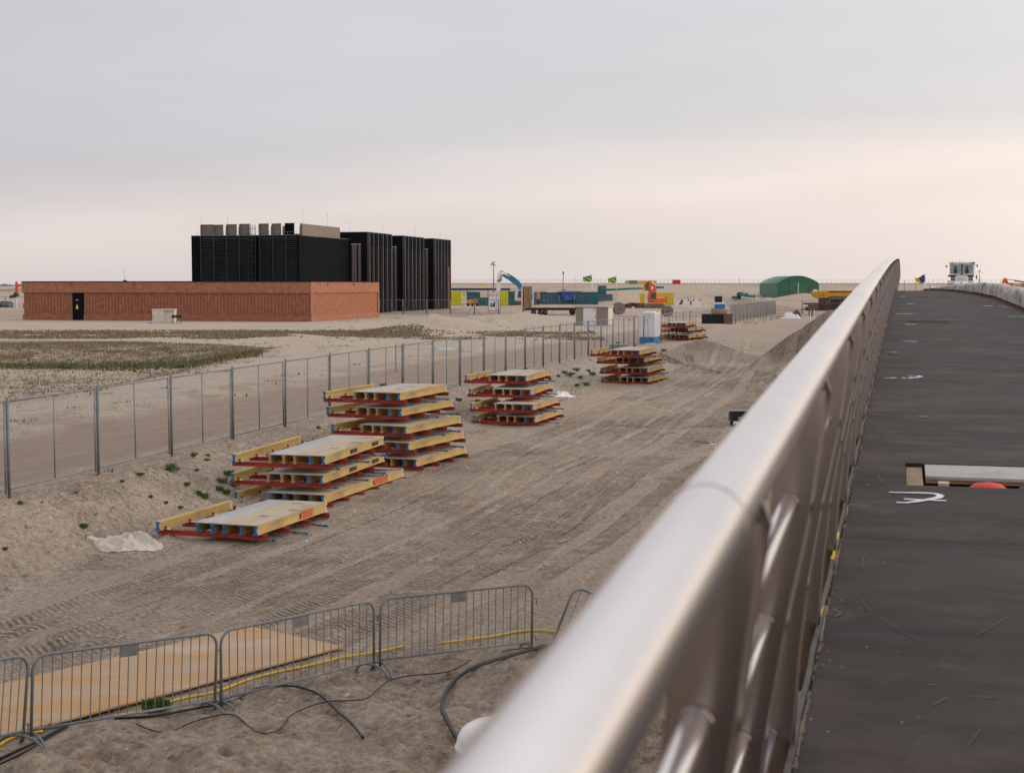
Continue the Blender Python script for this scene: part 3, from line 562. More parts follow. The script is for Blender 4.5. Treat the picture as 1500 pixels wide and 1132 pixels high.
# ------------------------------------------------------------------ railing
HR = 1.38; TR0 = .126; OFF = ((.28, .095), (.555, .042), (.83, -.004), (1.34, -.0725))
rl = thing('bridge_railing', 'satin stainless steel railing with a round handrail along the left edge of the deck', 'railing', (-.4, 0, 3.8))
def RP(s, dn=0, t=TR0): return BP(s, t, HR-dn)
def srange(a, b, st):
    r = []; x = a
    while x < b: r.append(x); x += st if x > 12 else min(st, .5)
    return r+[b]
RS = srange(-3, 99, 1.1)
MB().tube([RP(s) for s in RS], .0465, 40).build('handrail', M['satin'], rl, True)
y_ = 2.36
s = 1.66/.9667
while s < 96:
    MB().tube([RP(s-.0045), RP(s-.002), RP(s+.002), RP(s+.0045)], [.0467, .0470, .0470, .0467], 36).build('joint_ring', M['ring'], rl, True); s += 5.22
for dn, tt in OFF:
    MB().tube([RP(s, dn, tt) for s in RS], .0195 if dn < 1 else .029, 16).build('rail_tube', M['railtube'] if dn < 1 else mat('dark_conduit', (.16, .16, .18), .3, .7, .1, 3), rl, True)
s = .35/.9667; SP = 1.48/.9667; i = 0
while s < 97 and i < 66:
    mb = MB(); th = .008
    z0 = [(.0, TR0, .046, .046), (.03, TR0-.0, .050, .058), (.14, .112, .048, .057), (.25, .099, .040, .056), (.35, .083, .036, .056), (.555, .042, .038, .056), (.83, -.004, .038, .058), (1.08, -.038, .040, .068), (1.34, -.0725, .040, .088), (1.65, -.10, .040, .110)]
    nu = 8; rows = []
    for fr in (1, -1):
        for dn, t, a_, b_ in z0: rows.append([RP(s-fr*(th+(.007 if fr > 0 else 0)*(1-(2*u/nu-1)**2)), dn, t-a_+(a_+b_)*u/nu) for u in range(nu+1)])
    nz_ = len(z0); w1 = nu+1; mb.add([q for r_ in rows for q in r_], [(i_*w1+u, i_*w1+u+1, (i_+1)*w1+u+1, (i_+1)*w1+u) for i_ in range(nz_-1) for u in range(nu)], True)
    o1 = len(mb.v)-len(rows)*w1; B_ = nz_*w1
    mb.f += [tuple(o1+B_+k_ for k_ in (i_*w1+u, (i_+1)*w1+u, (i_+1)*w1+u+1, i_*w1+u+1)) for i_ in range(nz_-1) for u in range(nu)]
    mb.f += [(o1+i_*w1+e_, o1+(i_+1)*w1+e_, o1+B_+(i_+1)*w1+e_, o1+B_+i_*w1+e_) for i_ in range(nz_-1) for e_ in (0, nu)]
    mb.f += [tuple([o1+r_*w1+u for u in range(w1)]+[o1+B_+r_*w1+u for u in reversed(range(w1))]) for r_ in (0, nz_-1)]
    k_ = len(mb.f)-len(mb.m); mb.m += [0]*k_; mb.s += [False]*k_
    for dn, tt in OFF:
        r_ = .0245 if dn < 1 else .033
        mb.tube([RP(s-.024, dn, tt), RP(s-.012, dn, tt)], [r_-.002, r_], 20)
    po = mb.build('rail_post', [M['satin2'], M['dark']], rl, True); s += SP; i += 1
# ------------------------------------------------------------------ wrapped parapet on the right
wr = thing('wrapped_parapet', 'low right-hand parapet wrapped in stained pale sheeting on the bridge', 'parapet', (8, 25, 4.2))
def wp(px, Y):
    x = (px-750)/F*Y; q = Vector((x, Y, 0)); return (q-P0).dot(dv), (q-P0).dot(nv)
wk = [wp(p_, Y_) for p_, Y_ in ((1673, 20), (1573, 28), (1530, 34), (1500, 39.5), (1460, 50), (1430, 57), (1395, 65), (1368, 71), (1346, 77))]
wh = [.56, .54, .52, .50, .50, .44, .31, .17, .03]
mb = MB(); ns = 420; sec = 15; vs = []
for i in range(ns+1):
    f = i/ns; s = wk[0][0]+(wk[-1][0]-wk[0][0])*f; t0 = float(np.interp(s, [a[0] for a in wk], [a[1] for a in wk])); h = float(np.interp(s, [a[0] for a in wk], wh))
    for j in range(sec+1):
        a = math.pi*j/sec; n1 = float(fbm(np.array([s*2.6]), np.array([j*.13]), 1, 3)[0]); n2 = float(fbm(np.array([s*7]), np.array([j*.1+9]), 1, 2)[0])
        cx = -math.cos(a)*(.13+.035*math.sin(a)); hh = h*(math.sin(a)**.45 if 0 < j < sec else 0); k_ = 1-abs(math.cos(a))*.2
        q = BP(s, t0+.14+cx+(.13*n1+.08*n2)*(-1 if j < sec/2 else 1)*(.3+abs(math.cos(a))), max(.035+.04*abs(n2), hh+.05*n1*k_)); vs.append(q)
mb.add(vs, [(i*(sec+1)+j, (i+1)*(sec+1)+j, (i+1)*(sec+1)+j+1, i*(sec+1)+j+1) for i in range(ns) for j in range(sec)], True)
mb.build('sheeting', M['wrap'], wr, True)
mb = MB(); s = wk[0][0]; n_ = 0
while s < wk[-1][0]-3:
    t0 = float(np.interp(s, [a[0] for a in wk], [a[1] for a in wk])); mb.bar(BP(s, t0-.10, .02), BP(s+.62, t0-.10-.03, .02), .10, .05)
    mb.bar(BP(s, t0-.15, .045), BP(s+.16, t0-.15, .045), .05, .13); s += .62; n_ += 1
mb.build('edge_profile', M['brownred'], wr, True)
# ------------------------------------------------------------------ crowd barriers, foreground
def make_barrier(L_, loc, dirv, label, feet=(1, 1)):
    o = thing('crowd_barrier', label, 'barrier', loc, math.atan2(dirv[1], dirv[0]), 'galvanised crowd control barriers'); r = .0185; c = .17; zt = 1.08; zb = .22
    pts = [(0, 0, .10), (0, 0, zt-c)]+[(c-c*math.cos(a), 0, zt-c+c*math.sin(a)) for a in [math.pi/2*k/6 for k in range(1, 7)]]+[(L_-c+c*math.sin(a), 0, zt-c+c*math.cos(a)) for a in [math.pi/2*k/6 for k in range(0, 7)]]+[(L_, 0, .10)]
    mb = MB(); mb.tube(pts, r, 12); mb.tube([(0, 0, zb), (L_, 0, zb)], r*.85, 10); mb.build('frame', M['steel'], o)
    nb = 19; bm_ = None
    for k in range(nb):
        x = L_*(k+1)/(nb+1)
        if bm_ is None:
            bm_ = MB().tube([(0, 0, zb), (0, 0, zt-.004)], .0068, 6, False).build('bar', M['steel'], o); bm_.location = (x, 0, 0)
        else:
            b = bm_.copy(); COL.objects.link(b); b.location = (x, 0, 0); b.rotation_euler = (0, random.uniform(-.006, .006), 0)
    mb = MB(); mb.bb(L_*.455, L_*.545, -.004, .004, zt-.155, zt-.012); mb.build('name_plate', M['steel'], o)
    for x, f in zip((.03, L_-.03), feet):
        if not f: continue
        mb = MB(); mb.tube([(x, .34*math.cos(a), .19*math.sin(a)**.8-.015) for a in [math.pi*k/12 for k in range(13)]], .017, 10); mb.build('foot', M['steel'], o)
    [MB().tube([(L_, 0, z), (L_+.07, 0, z), (L_+.07, 0, z-.08)], .008, 6).build('hook', M['steel'], o) for z in (.86, .30)]
    for z in (.84, .28): MB().tube([(0, .0, z), (-.04, .02, z), (-.06, 0, z), (-.04, -.02, z), (0, 0, z)], .006, 6).build('loop', M['steel'], o)
    return o
ND = [at(-235, 1000, 14.3), at(36, 961, 16.6), at(318, 925, 18.3), at(551, 877, 20.3), at(783, 854, 21.6)]
LB = ['leftmost crowd barrier, only its right end in the frame', 'crowd barrier wholly in front of the rusty plate, with the green bush at its foot', 'middle crowd barrier crossing the right tip of the rusty plate', 'rightmost upright crowd barrier standing wholly on bare sand']
for i in range(4):
    a, b = ND[i].copy(), ND[i+1].copy(); d = (b-a); d2 = Vector((d.x, d.y, 0)); l = d2.length-.10
    o = make_barrier(l, (a.x+d2.x/d2.length*.05, a.y+d2.y/d2.length*.05, a.z-1.09), (d2.x, d2.y), LB[i]); slope = math.atan2(d.z, d2.length); o.rotation_euler = (0, -slope, math.atan2(d2.y, d2.x))
q = at(798, 931, 21.7); o = make_barrier(2.5, q+Vector((.06, .12, -.30)), (1, 0.35), 'tilted crowd barrier leaning over next to the bridge handrail'); o.rotation_euler = (R(-6), R(24), R(14))
# rusty road plates
def plate(c4, nm, label, th=.025):
    mb = MB(); P = [Vector(p) for p in c4]; mb.prism([p-Vector((0, 0, th)) for p in P], (0, 0, th)); return one(nm, mb, M['plate'], label, 'steel plate', 'rusty steel road plates')
zp = .10
pr, pt_, pb = onz(503, 946, zp), onz(366, 916, zp), onz(75, 1059, zp+.02)
pl_ = pt_+(pb-pr)
plate([pr, pt_, pl_, pb], 'road_plate', 'large ochre rusty steel road plate on the sand behind the barriers')
e_ = (pb-pr).normalized()*.03; k_ = (pb-pr)
plate([pb+e_+Vector((0, 0, .012)), pl_+e_+Vector((0, 0, .012)), pl_+e_+k_*.9, pb+e_+k_*.9], 'road_plate', 'rusty steel road plate at the bottom left corner of the photo')
# cables and hoses
def cable(nm, pts, r, m, label, cat, lift=1.0, wig=0):
    P = [gpt(a, b, r*lift) for a, b in pts]; Q = []
    for i in range(len(P)-1):
        p0, p1, p2, p3 = P[max(i-1, 0)], P[i], P[i+1], P[min(i+2, len(P)-1)]; n_ = max(2, int((p2-p1).length/.08))
        for k in range(n_):
            u = k/n_; q = .5*((2*p1)+(p2-p0)*u+(2*p0-5*p1+4*p2-p3)*u*u+(3*p1-p0-3*p2+p3)*u**3)
            q.z = gz(q.x, q.y)+r*lift; q.x += wig*math.sin(len(Q)*.9); Q.append(q)
    Q.append(P[-1]); zs = [q.z for q in Q]
    hi = [max(zs[max(0, i-3):i+4]) for i in range(len(zs))]; XY = [(q.x, q.y) for q in Q]
    for i, q in enumerate(Q):
        q.z = sum(hi[max(0, i-5):i+6])/len(hi[max(0, i-5):i+6]); w_ = XY[max(0, i-2):i+3]; q.x = sum(a[0] for a in w_)/len(w_); q.y = sum(a[1] for a in w_)/len(w_)
    return one(nm, MB().tube(Q, r, 8), m, label, cat)
cable('black_cable', [(-20, 1122), (0, 1113), (22, 1102), (45, 1092), (84, 1071), (111, 1055), (135, 1048)], .018, M['black'], 'thick black cable running to the sand mound at the lower left', 'cable')
cable('black_cable', [(-15, 1126), (20, 1110), (50, 1094), (80, 1076), (105, 1062)], .011, M['black'], 'thin black cable beside the thick one at the lower left corner', 'cable')
cable('black_cable', [(159, 1053), (216, 1051), (270, 1044), (324, 1037), (345, 1027), (362, 1019), (390, 1009), (420, 1006), (443, 1010), (480, 1031), (510, 1058), (533, 1083)], .016, M['black'], 'black cable arching over the sand and ending in a loose tip below the barriers', 'cable')
cable('thin_wire', [(195, 1060), (240, 1069), (285, 1063), (333, 1051), (360, 1072), (387, 1079), (420, 1054), (433, 1048), (477, 1033), (533, 1027), (556, 1015), (577, 1000), (627, 998), (663, 983), (692, 969)], .009, M['black'], 'thin winding black wire lying on the sand below the barriers', 'wire', 2.6, wig=.008)
cable('thin_wire', [(728, 957), (760, 955), (800, 948)], .008, M['black'], 'short thin wire end next to the thick hose near the handrail', 'wire')
cable('black_hose', [(680, 1100), (665, 1083), (648, 1050), (653, 1023), (683, 993), (733, 970), (793, 952), (850, 944)], .028, M['black'], 'thick curved black hose looping around the white pipe', 'hose', 1.2)
cable('yellow_hose', [(-10, 1098), (0, 1093), (14, 1083), (27, 1077), (50, 1074), (76, 1072)], .02, M['yellowhose'], 'yellow hose at the lower left corner in front of the rusty plate', 'hose')
cable('yellow_hose', [(159, 1052), (210, 1042), (255, 1027), (318, 1014), (354, 1000), (390, 989), (450, 978), (500, 964), (550, 957), (597, 948)], .018, M['yellowhose'], 'yellow hose running along the feet of the middle barriers', 'hose')
cable('yellow_hose', [(640, 944), (700, 937), (770, 925), (817, 928), (850, 934)], .018, M['yellowhose'], 'yellow hose by the tilted barrier close to the handrail', 'hose')
# white capped pipe
q = at(728, 1055, 14); g_ = gz(q.x, q.y); h_ = q.z-g_
mb = MB(); mb.lathe((0, 0, 0), [(.40, -.3), (.40, h_-.27), (.412, h_-.265), (.412, h_-.25), (.40, h_-.24), (.385, h_-.16), (.34, h_-.08), (.26, h_-.03), (.14, h_-.005), (.01, h_)], 40)
one('capped_pipe', mb, M['pvc'], 'large white plastic pipe with a domed cap standing in the sand by the handrail', 'pipe', loc=(q.x, q.y, g_))
# ------------------------------------------------------------------ formwork tables
PITCH = .452
def make_table(L_, blue, label, group, patch=0):
    o = thing('formwork_table', label, 'formwork table', (0, 0, 0), 0, group)
    mb = MB(); sp = -.86
    mb.bb(sp, .0, -.04, L_, .372, .392); mb.mi = 1; mb.bb(-1.46, sp-.004, -.02, L_-.02, .372, .3915); mb.build('plywood_deck', [M['ply'], M['plyw']], o)
    for i in range(random.choice((2, 3))):
        x = random.uniform(-.60, -.15); y = L_*(.30+.28*i+.05*random.random()); mb = MB(); mb.box((x, y, .396), (random.uniform(.18, .3), random.uniform(.08, .14), .006), random.uniform(-.1, .1)); mb.build('cover_patch', M['wood'], o)
    bx = [-.045, -.38, -.77, -1.05, -1.40]
    zs = (.170, .370)
    def beam(x, y0, y1, z0, z1, cap):
        mb = MB(); mb.bb(x-.04, x+.04, y0, y1, z0, z0+.04); mb.bb(x-.04, x+.04, y0, y1, z1-.04, z1); mb.bb(x-.018, x+.018, y0, y1, z0+.04, z1-.04); b = mb.build('timber_beam', M['beam'], o)
        for y, sg in ((y0, -1), (y1, 1)):
            mb = MB(); mb.mi = 0 if sg < 0 else 1
            mb.bb(x-.046, x+.046, y-.004*sg*0-.012, y+.03, z0-.004, z0+.045) if sg < 0 else mb.bb(x-.046, x+.046, y-.03, y+.012, z0-.004, z0+.045)
            (mb.bb(x-.046, x+.046, y-.012, y+.03, z1-.045, z1-.002) if sg < 0 else mb.bb(x-.046, x+.046, y-.03, y+.012, z1-.045, z1-.002))
            (mb.bb(x-.022, x+.022, y-.012, y+.03, z0+.045, z1-.045) if sg < 0 else mb.bb(x-.022, x+.022, y-.03, y+.012, z0+.045, z1-.045))
            mb.build('end_cap', [M['bluecap'] if cap else M['beamend'], M['white']], b)
        return b
    for k, x in enumerate(bx): beam(x, 0, L_, *zs, blue or k < 2)
    beam(-2.28, -.12, L_-.35, .172, .372, True)
    nwl = max(4, int(round(L_/1.15))+1)
    for i in range(nwl):
        y = .16+(L_-.35)*i/(nwl-1); mb = MB()
        for dy in (-.035, .035):
            mb.bb(-2.42, .14, y+dy-.018, y+dy+.018, .062, .074); mb.bb(-2.42, .14, y+dy-.018, y+dy+.018, .156, .168); mb.bb(-2.42, .14, y+dy-.006, y+dy+.006, .074, .156)
        mb.mi = 1
        for k in range(9): mb.bb(-.32+k*.047, -.30+k*.047, y-.0535, y-.0415+.09+.005, .12, .136)
        for k in range(12): mb.bb(-2.36+k*.047, -2.34+k*.047, y-.0535, y-.0415+.09+.005, .12, .136)
        w_ = mb.build('waling', [M['red'], M['hole']], o)
        mb = MB(); mb.box((-2.24, y-.03, .20), (.06, .05, .07)); mb.mi = 1; mb.box((-2.16, y-.03, .185), (.08, .03, .03), .4); mb.build('clamp', [M['red'], M['white']], w_)
    for y, a in ((.42, .10), (L_*.42, .35), (L_*.72, .30)):
        mb = MB(); c_, s_ = math.cos(a), math.sin(a); p0 = Vector((-1.0, y+.35, .03)); p1 = Vector((.16+.25*(y > 1), y-.05, .026)); mb.tube([p0, p1], .024, 8); mb.lathe(p0.lerp(p1, .82), [(.045, -.03), (.045, .03)], 8)
        mb.mi = 1; mb.tube([p1, p1+(p1-p0).normalized()*.10], .026, 8); mb.build('folded_prop', [M['steel'], M['bluecap']], o)
    if patch:
        mb = MB(); mb.bb(-.004, .004, L_*.60, L_*.78, .20, .36); mb.build('steel_splice', mat('orange_red_steel', (.50, .12, .06), .55, 0, .2, 8), o)
    elif blue is False:
        MB().bb(-.004, .004, L_*.42, L_*.52, .225, .315).build('dark_label', M['dark'], o) if L_ > 4 else None
        MB().bb(-.004, .004, L_*.80, L_*.90, .225, .315).build('dark_label', M['dark'], o) if L_ > 4 else None
    return o
PROTO = {}
def table(kind, near, far_px, z, label, group, jit=0):
    L_, blue, patch = kind
    d = ray(*near); P = Vector((0, 0, EYE))+d*((z+.39-EYE)/d.z)
    best = None
    for i in range(400):                  # heading that carries the right edge to where the photo shows its far end
        a = -.6+i*.003; q = P+Vector((math.sin(-a), math.cos(-a), 0))*L_; px = 750+F*q.x/(q.y*math.cos(TH)-(q.z-EYE)*math.sin(TH))
        e_ = abs(px-far_px)
        if best is None or e_ < best[0]: best = (e_, a)
    a = best[1]
    if kind in PROTO: o = copy_tree(PROTO[kind])
    else: o = PROTO[kind] = make_table(L_, blue, label, group, patch)
    o['label'] = label; o['group'] = group; o.location = (P.x, P.y, z); o.rotation_euler = (0, 0, a); return o
G_ = 'formwork tables stacked along the dirt yard'
table((3.4, True, 1), (377, 769), 479, .03, 'single formwork table lying alone on the ground, nearest to the barriers', G_)
A = (4.6, False, 0)
table((5.2, True, 2), (475, 724), 591, .02, 'bottom and longest table of the nearest three-high stack', G_)
table(A, (473, 695), 563, .47, 'middle table of the nearest three-high stack', G_)
table(A, (476, 667), 562, .93, 'top table of the nearest three-high stack, two dark labels on its edge beam', G_)
Bk = (3.6, False, 0); nm5 = ['bottom', 'second from the bottom', 'middle', 'second from the top', 'top']
for i, (n_, fx) in enumerate((((610, 672), 683), ((599, 648), 679), ((595, 624), 675), ((588, 598), 663), ((586, 575), 654))):
    table(Bk, n_, fx, .17+i*PITCH, '%s table in the stack of five right behind the nearest stack' % nm5[i], G_)
nm4 = ['bottom', 'second from the bottom', 'third from the bottom', 'top']
for i, (n_, fx) in enumerate((((784, 610), 822.5), ((781, 592), 817), ((778, 570), 806), ((771, 550), 803.5))):
    table(Bk, n_, fx, .27+i*.462, '%s table of the four-high stack just left of the white rag' % nm4[i], G_)
for i, (n_, fx) in enumerate((((950, 553), 976), ((949, 539), 971), ((944, 524), 967), ((937, 513), 959))):
    table(Bk, n_, fx, .55+i*.455, '%s table of the four-high stack before the white cabin' % nm4[i], G_)
nm3 = ['bottom', 'middle', 'top']
for i, (n_, fx) in enumerate((((1009, 491), 1035), ((1008, 480.5), 1032), ((1005, 473), 1017))):
    table(A, n_, fx, 1.18+i*.48, '%s table of the farthest three-high stack beside the white and blue cabin' % nm3[i], G_)
# loose props lying over the nearest stack
for (a, b, z_, c_, lb) in (((560, 662), (590, 668), .52, 1, 'blue ended steel prop poking out between the two nearest stacks'), ((515, 668), (570, 664), .95, 0, 'grey steel prop lying on the second table of the nearest stack'), ((545, 688), (592, 687), .46, 0, 'long grey prop resting on the bottom table of the nearest stack, far end'), ((520, 696), (567, 696), .44, 0, 'grey prop resting on the bottom table of the nearest stack, near end')):
    p, q = onz(*a, z_+.02), onz(*b, z_-.0); mb = MB().tube([p, p.lerp(q, .9)], .024, 8); mb.mi = c_; mb.tube([p.lerp(q, .55 if c_ else .97), q], .027, 8); one('steel_prop', mb, [M['steel'], M['bluecap']], lb, 'prop', 'loose steel props')
# ------------------------------------------------------------------ fences
def fence_run(name, label, P0_, P1_, n, hz=None, H_=2.0, wr=.0011, wires=True):
    P0_ = Vector(P0_); P1_ = Vector(P1_); d = (P1_-P0_); L_ = d.length/n; a = math.atan2(d.y, d.x); z0 = gz(P0_.x, P0_.y)
    o = thing(name, label, 'fence', (P0_.x, P0_.y, z0), a)
    proto = None; pp = None; wm = None
    for i in range(n):
        p = P0_+d*(i/n); q = P0_+d*((i+1)/n); za = Hbase(np.array([p.x]), np.array([p.y]))[0]+.06; zb = Hbase(np.array([q.x]), np.array([q.y]))[0]+.06
        if hz: za = zb = hz
        sl = math.atan2(zb-za, L_)
        if proto is None:
            mb = MB(); r = .024
            mb.tube([(.05, 0, .02), (.05, 0, H_-.01)], r, 8); mb.tube([(L_-.07, 0, .02), (L_-.07, 0, H_-.01)], r, 8); mb.tube([(.05, 0, H_-.03), (L_-.07, 0, H_-.03)], r*.85, 8); mb.tube([(.05, 0, .10), (L_-.07, 0, .10)], r*.85, 8); mb.tube([(L_/2, 0, .1), (L_/2, 0, H_-.03)], .018, 8)
            proto = mb.build('fence_panel', M['steel2'], o)
            if wires:
                mb = MB()
                for k in range(1, 34): mb.bar((.05+(L_-.12)*k/34, 0, .1), (.05+(L_-.12)*k/34, 0, H_-.04), wr, wr)
                for k in range(1, 9): mb.bar((.05, .003, .1+(H_-.14)*k/9), (L_-.07, .003, .1+(H_-.14)*k/9), .0028, .0028)
                wm = mb.build('wire_mesh', M['steel2'], proto)
            mb = MB(); mb.tube([(0, -.03, -.35), (0, -.03, H_+.05)], .032, 10); pp = mb.build('fence_post', M['steel'], o)
            mb = MB()
            for z in (.55, 1.65): mb.box((0, -.0, z), (.10, .055, .035))
            cl = mb.build('coupler', mat('zinc_coupler', (.38, .35, .27), .5, .4), pp)
            f, g = proto, pp
        else:
            f = proto.copy(); COL.objects.link(f); g = pp.copy(); COL.objects.link(g)
            if wm: u = wm.copy(); COL.objects.link(u); u.parent = f
            u = cl.copy(); COL.objects.link(u); u.parent = g
        f.location = (L_*i, 0, za-z0); f.rotation_euler = (random.uniform(-.012, .012), -sl, 0); g.location = (L_*i, 0, za-z0); g.rotation_euler = (random.uniform(-.01, .01), random.uniform(-.008, .008), 0)
    return o
def fp(Y): return (FX0+FS*Y, Y, 0)
y0 = 30.8-3.372*2; n1 = 30
fence_run('site_fence', 'long grey temporary mesh fence along the bank above the formwork stacks', fp(y0), fp(y0+3.372*n1), n1)
fence_run('site_fence', 'dense looking grey mesh fence right of the black pit, ending before the hangar', (23.8, 160, 0), (36.5, 205, 0), 13, wr=.007)
fence_run('site_fence', 'thin fence continuing right from the dense grey fence towards the brown steel stack', (36.6, 205.2, 0), (47.5, 203, 0), 3)
fence_run('site_fence', 'grey mesh fence behind the brick building and the low flatbed trailer', (-22.5, 213, 0), (5, 206, 0), 8)
fence_run('site_fence', 'low mesh fence in front of the steel blue containers', (3.5, 302, 0), (15.5, 292, 0), 4)
fence_run('site_fence', 'far low fence visible left of the brick building', (-108, 262, 0), (-72, 262, 0), 10)
def far_fence(P0_, P1_, n, z, label):
    P0_ = Vector(P0_); P1_ = Vector(P1_); d = P1_-P0_; o = thing('perimeter_fence', label, 'fence', (P0_.x, P0_.y, z), math.atan2(d.y, d.x)); l = d.length/n
    m_ = mat('far_fence_grey', (.16, .17, .18), .7); p = MB().tube([(0, 0, -.6), (0, 0, 2.6)], .06, 6).build('fence_post', m_, o)
    for i in range(1, n+1): c_ = p.copy(); COL.objects.link(c_); c_.location = (l*i, 0, 0)
    mb = MB()
    for z_ in (.6, 1.3, 2.0, 2.4): mb.bar((0, 0, z_), (l*n, 0, z_), .03, .03)
    mb.build('fence_wire', m_, o)
zt = gz(40, 908)
far_fence((-58, 880, 0), (120, 890, 0), 75, zt-.1, 'thin perimeter fence on the crest of the distant dike, left half')
far_fence((122, 890, 0), (330, 900, 0), 70, zt-.1, 'thin perimeter fence on the crest of the distant dike, behind the hangar')
# ------------------------------------------------------------------ brick building
GZ = 1.08
ba = Vector((-.9715, .2370, 0)); bb_ = Vector((.2370, .9715, 0))
bc = at(455, 471, 168); bc.z = GZ
rzb = math.atan2(ba.y, ba.x)+math.pi      # local +x runs left to right along the front, +y goes back
o = thing('brick_building', 'long low red brick building with a black door and thin dark roof edge', 'building', (bc.x, bc.y, GZ), rzb)
LF, LD, HB = 36.6, 23.8, 4.55
mb = MB(); e_ = .10
# walls with recessed ribbed field between plinth and parapet band
door0, door1 = -LF+6.5, -LF+8.0
mb.bb(-LF, -0, .12, LD, -.3, HB-.25)                                  # core behind the front recess
for x0, x1 in ((-LF-.10, door0), (door1, 0)): mb.bb(x0, x1, -.06, .118, -.3, .72)
x = -LF+.06
while x < 0-.1:
    if not (door0-.30 < x < door1+.02): mb.bb(x, x+.21, .055, .118, .722, 3.28)
    x += .42
w1 = mb.build('wall', M['brick'], o)
mb = MB(); mb.bb(-LF-.14, .0, -.08, .116, 3.285, HB); mb.bb(.003, .14, .12+0*1, LD, 3.285, HB); mb.bb(.003, .14, -.08, LD, -.3, .72); mb.bb(.003, .14, -.08, .42, .722, 3.283); mb.bb(.003, .14, LD-.45, LD, .722, 3.283); mb.bb(.003, .10, .422, .60, .722, 3.283)
mb.bb(.003, .14, -.08, .1195, 3.285, HB-.001)
mb.build('parapet_band', M['brickr'], o)
mb = MB(); mb.bb(-LF-.2, .2, -.14, LD+.1, HB+.002, HB+.09); mb.build('roof', M['blk'], o)
mb = MB(); mb.bb(door0, door1, .03, .117, .0, 3.27); d_ = mb.build('door', M['blk'], o)
mb = MB(); mb.bb(door0+.42, door0+.78, .018, .028, 2.36, 2.47); mb.build('warning_strip', M['amber'], d_)
mb = MB(); mb.xz([(door0+.46, 1.62), (door0+.74, 1.62), (door0+.60, 1.98)], .018, .028); mb.mi = 1; mb.bb(door0+.42, door0+.78, .020, .029, 1.36, 1.46); mb.mi = 2; mb.bb(door0+.46, door0+.74, .020, .029, 1.47, 1.61); mb.build('warning_sign', [M['yellow'], M['amber'], M['white']], d_)
mb = MB(); mb.bb(door1-.16, door1-.11, -.02, .028, 1.08, 1.13); mb.build('door_handle', M['steel'], d_)
for x in (-LF+6.4, -LF+14.7, -LF+23.2, ):
    MB().tube([(x, -.2, HB-.28), (x, -.08, HB-.22)], .07, 8).build('rain_spout', M['dark'], o)
for y_ in (5, 14): MB().tube([(.16, y_, HB-.28), (.30, y_, HB-.32)], .07, 8).build('rain_spout', M['dark'], o)
MB().tube([(-LF+12.3, 2, HB), (-LF+12.2, 2, HB+1.7)], .012, 5).build('lightning_rod', M['dark'], o)
MB().box((-LF+12.9, 1, HB+.14), (.35, .3, .16)).build('roof_vent', M['dark'], o)
# ------------------------------------------------------------------ black building
bc2 = at(440, 345, 198.5); TOP = bc2.z-GZ
o = thing('black_building', 'tall anthracite clad plant building with louvres and vertical fins behind the brick one', 'building', (bc2.x, bc2.y, GZ), rzb)
S1 = 198.5/F; FW = 15.9
mb = MB(); mb.bb(-FW, 0, .0, 21, -.5, TOP); mb.build('wall', M['blk'], o)
mb = MB(); mb.bb(-.05, .03, 8, 21.1, TOP+.003, TOP+.07); mb.bb(-FW-.03, -.0, -.04, .16, TOP+.004, TOP+.10); mb.build('roof_edge', M['screen'], o)
bays = [(289, 308), (309.5, 328), (329.5, 348), (349, 362), (380, 397), (400, 418), (420, 437)]
for x0, x1 in bays:
    a, b = -(440-x0)*S1*1.03, -(440-x1)*S1*1.03; mb = MB(); z = .2
    while z < TOP-.15: mb.box(((a+b)/2, -.17, z), (b-a, .16, .03), 0, Matrix.Rotation(.7, 4, 'X')); z += .27
    mb.build('louvre', M['blk2'], o)
    mb = MB(); mb.bb(a-.10, a+.0, -.42, -.002, .0, TOP+.02); mb.build('fin', M['blk2'], o)
mb = MB(); mb.bb(-.35, -.02, -.40, -.003, 0, TOP+.03); mb.build('fin', M['blk'], o)
# upstand screens on the roof
for x0, x1, yt, m_ in ((286, 305, 329, 'screen'), (306, 320, 329.5, 'screen'), (326, 341, 329, 'screen'), (346, 361, 328.5, 'screen'), (376, 390, 328.5, 'screen'), (396, 409, 328.5, 'screen'), (416, 429, 328, 'blk')):
    a, b = -(440-x0)*S1*1.03, -(440-x1)*S1*1.03; zt_ = TOP+(345.5-yt)*S1; mb = MB(); mb.bb(a, b, .35, .5, TOP+.005, zt_); mb.bb(a+.0, a+.12, .1, .349, TOP+.006, zt_); mb.mi = 1; mb.bb(a-.04, b+.04, .3, .52, zt_+.003, zt_+.07); mb.build('roof_screen', [M[m_], M['dark']], o)
for x0, x1, yt in ((318, 327, 331.5), (338, 343, 333), (388, 397, 331.5), (406, 415, 332), (432, 436, 333)):
    a, b = -(440-x0)*S1*1.03, -(440-x1)*S1*1.03; mb = MB(); mb.bb(a, b, 1.6, 1.75, TOP+.005, TOP+(345.5-yt)*S1+.1); mb.build('roof_screen', mat('taupe_screen_back', (.30, .25, .225), .6), o)
mb = MB(); mb.bb(-.45, -.1, 1.0, 15.5, TOP+.006, TOP+1.62); mb.build('roof_screen', M['screen'], o)
mb = MB(); mb.bb(-2.6, -.46, 1.0, 1.3, TOP+.007, TOP+.25); mb.build('roof_screen', M['dark'], o)
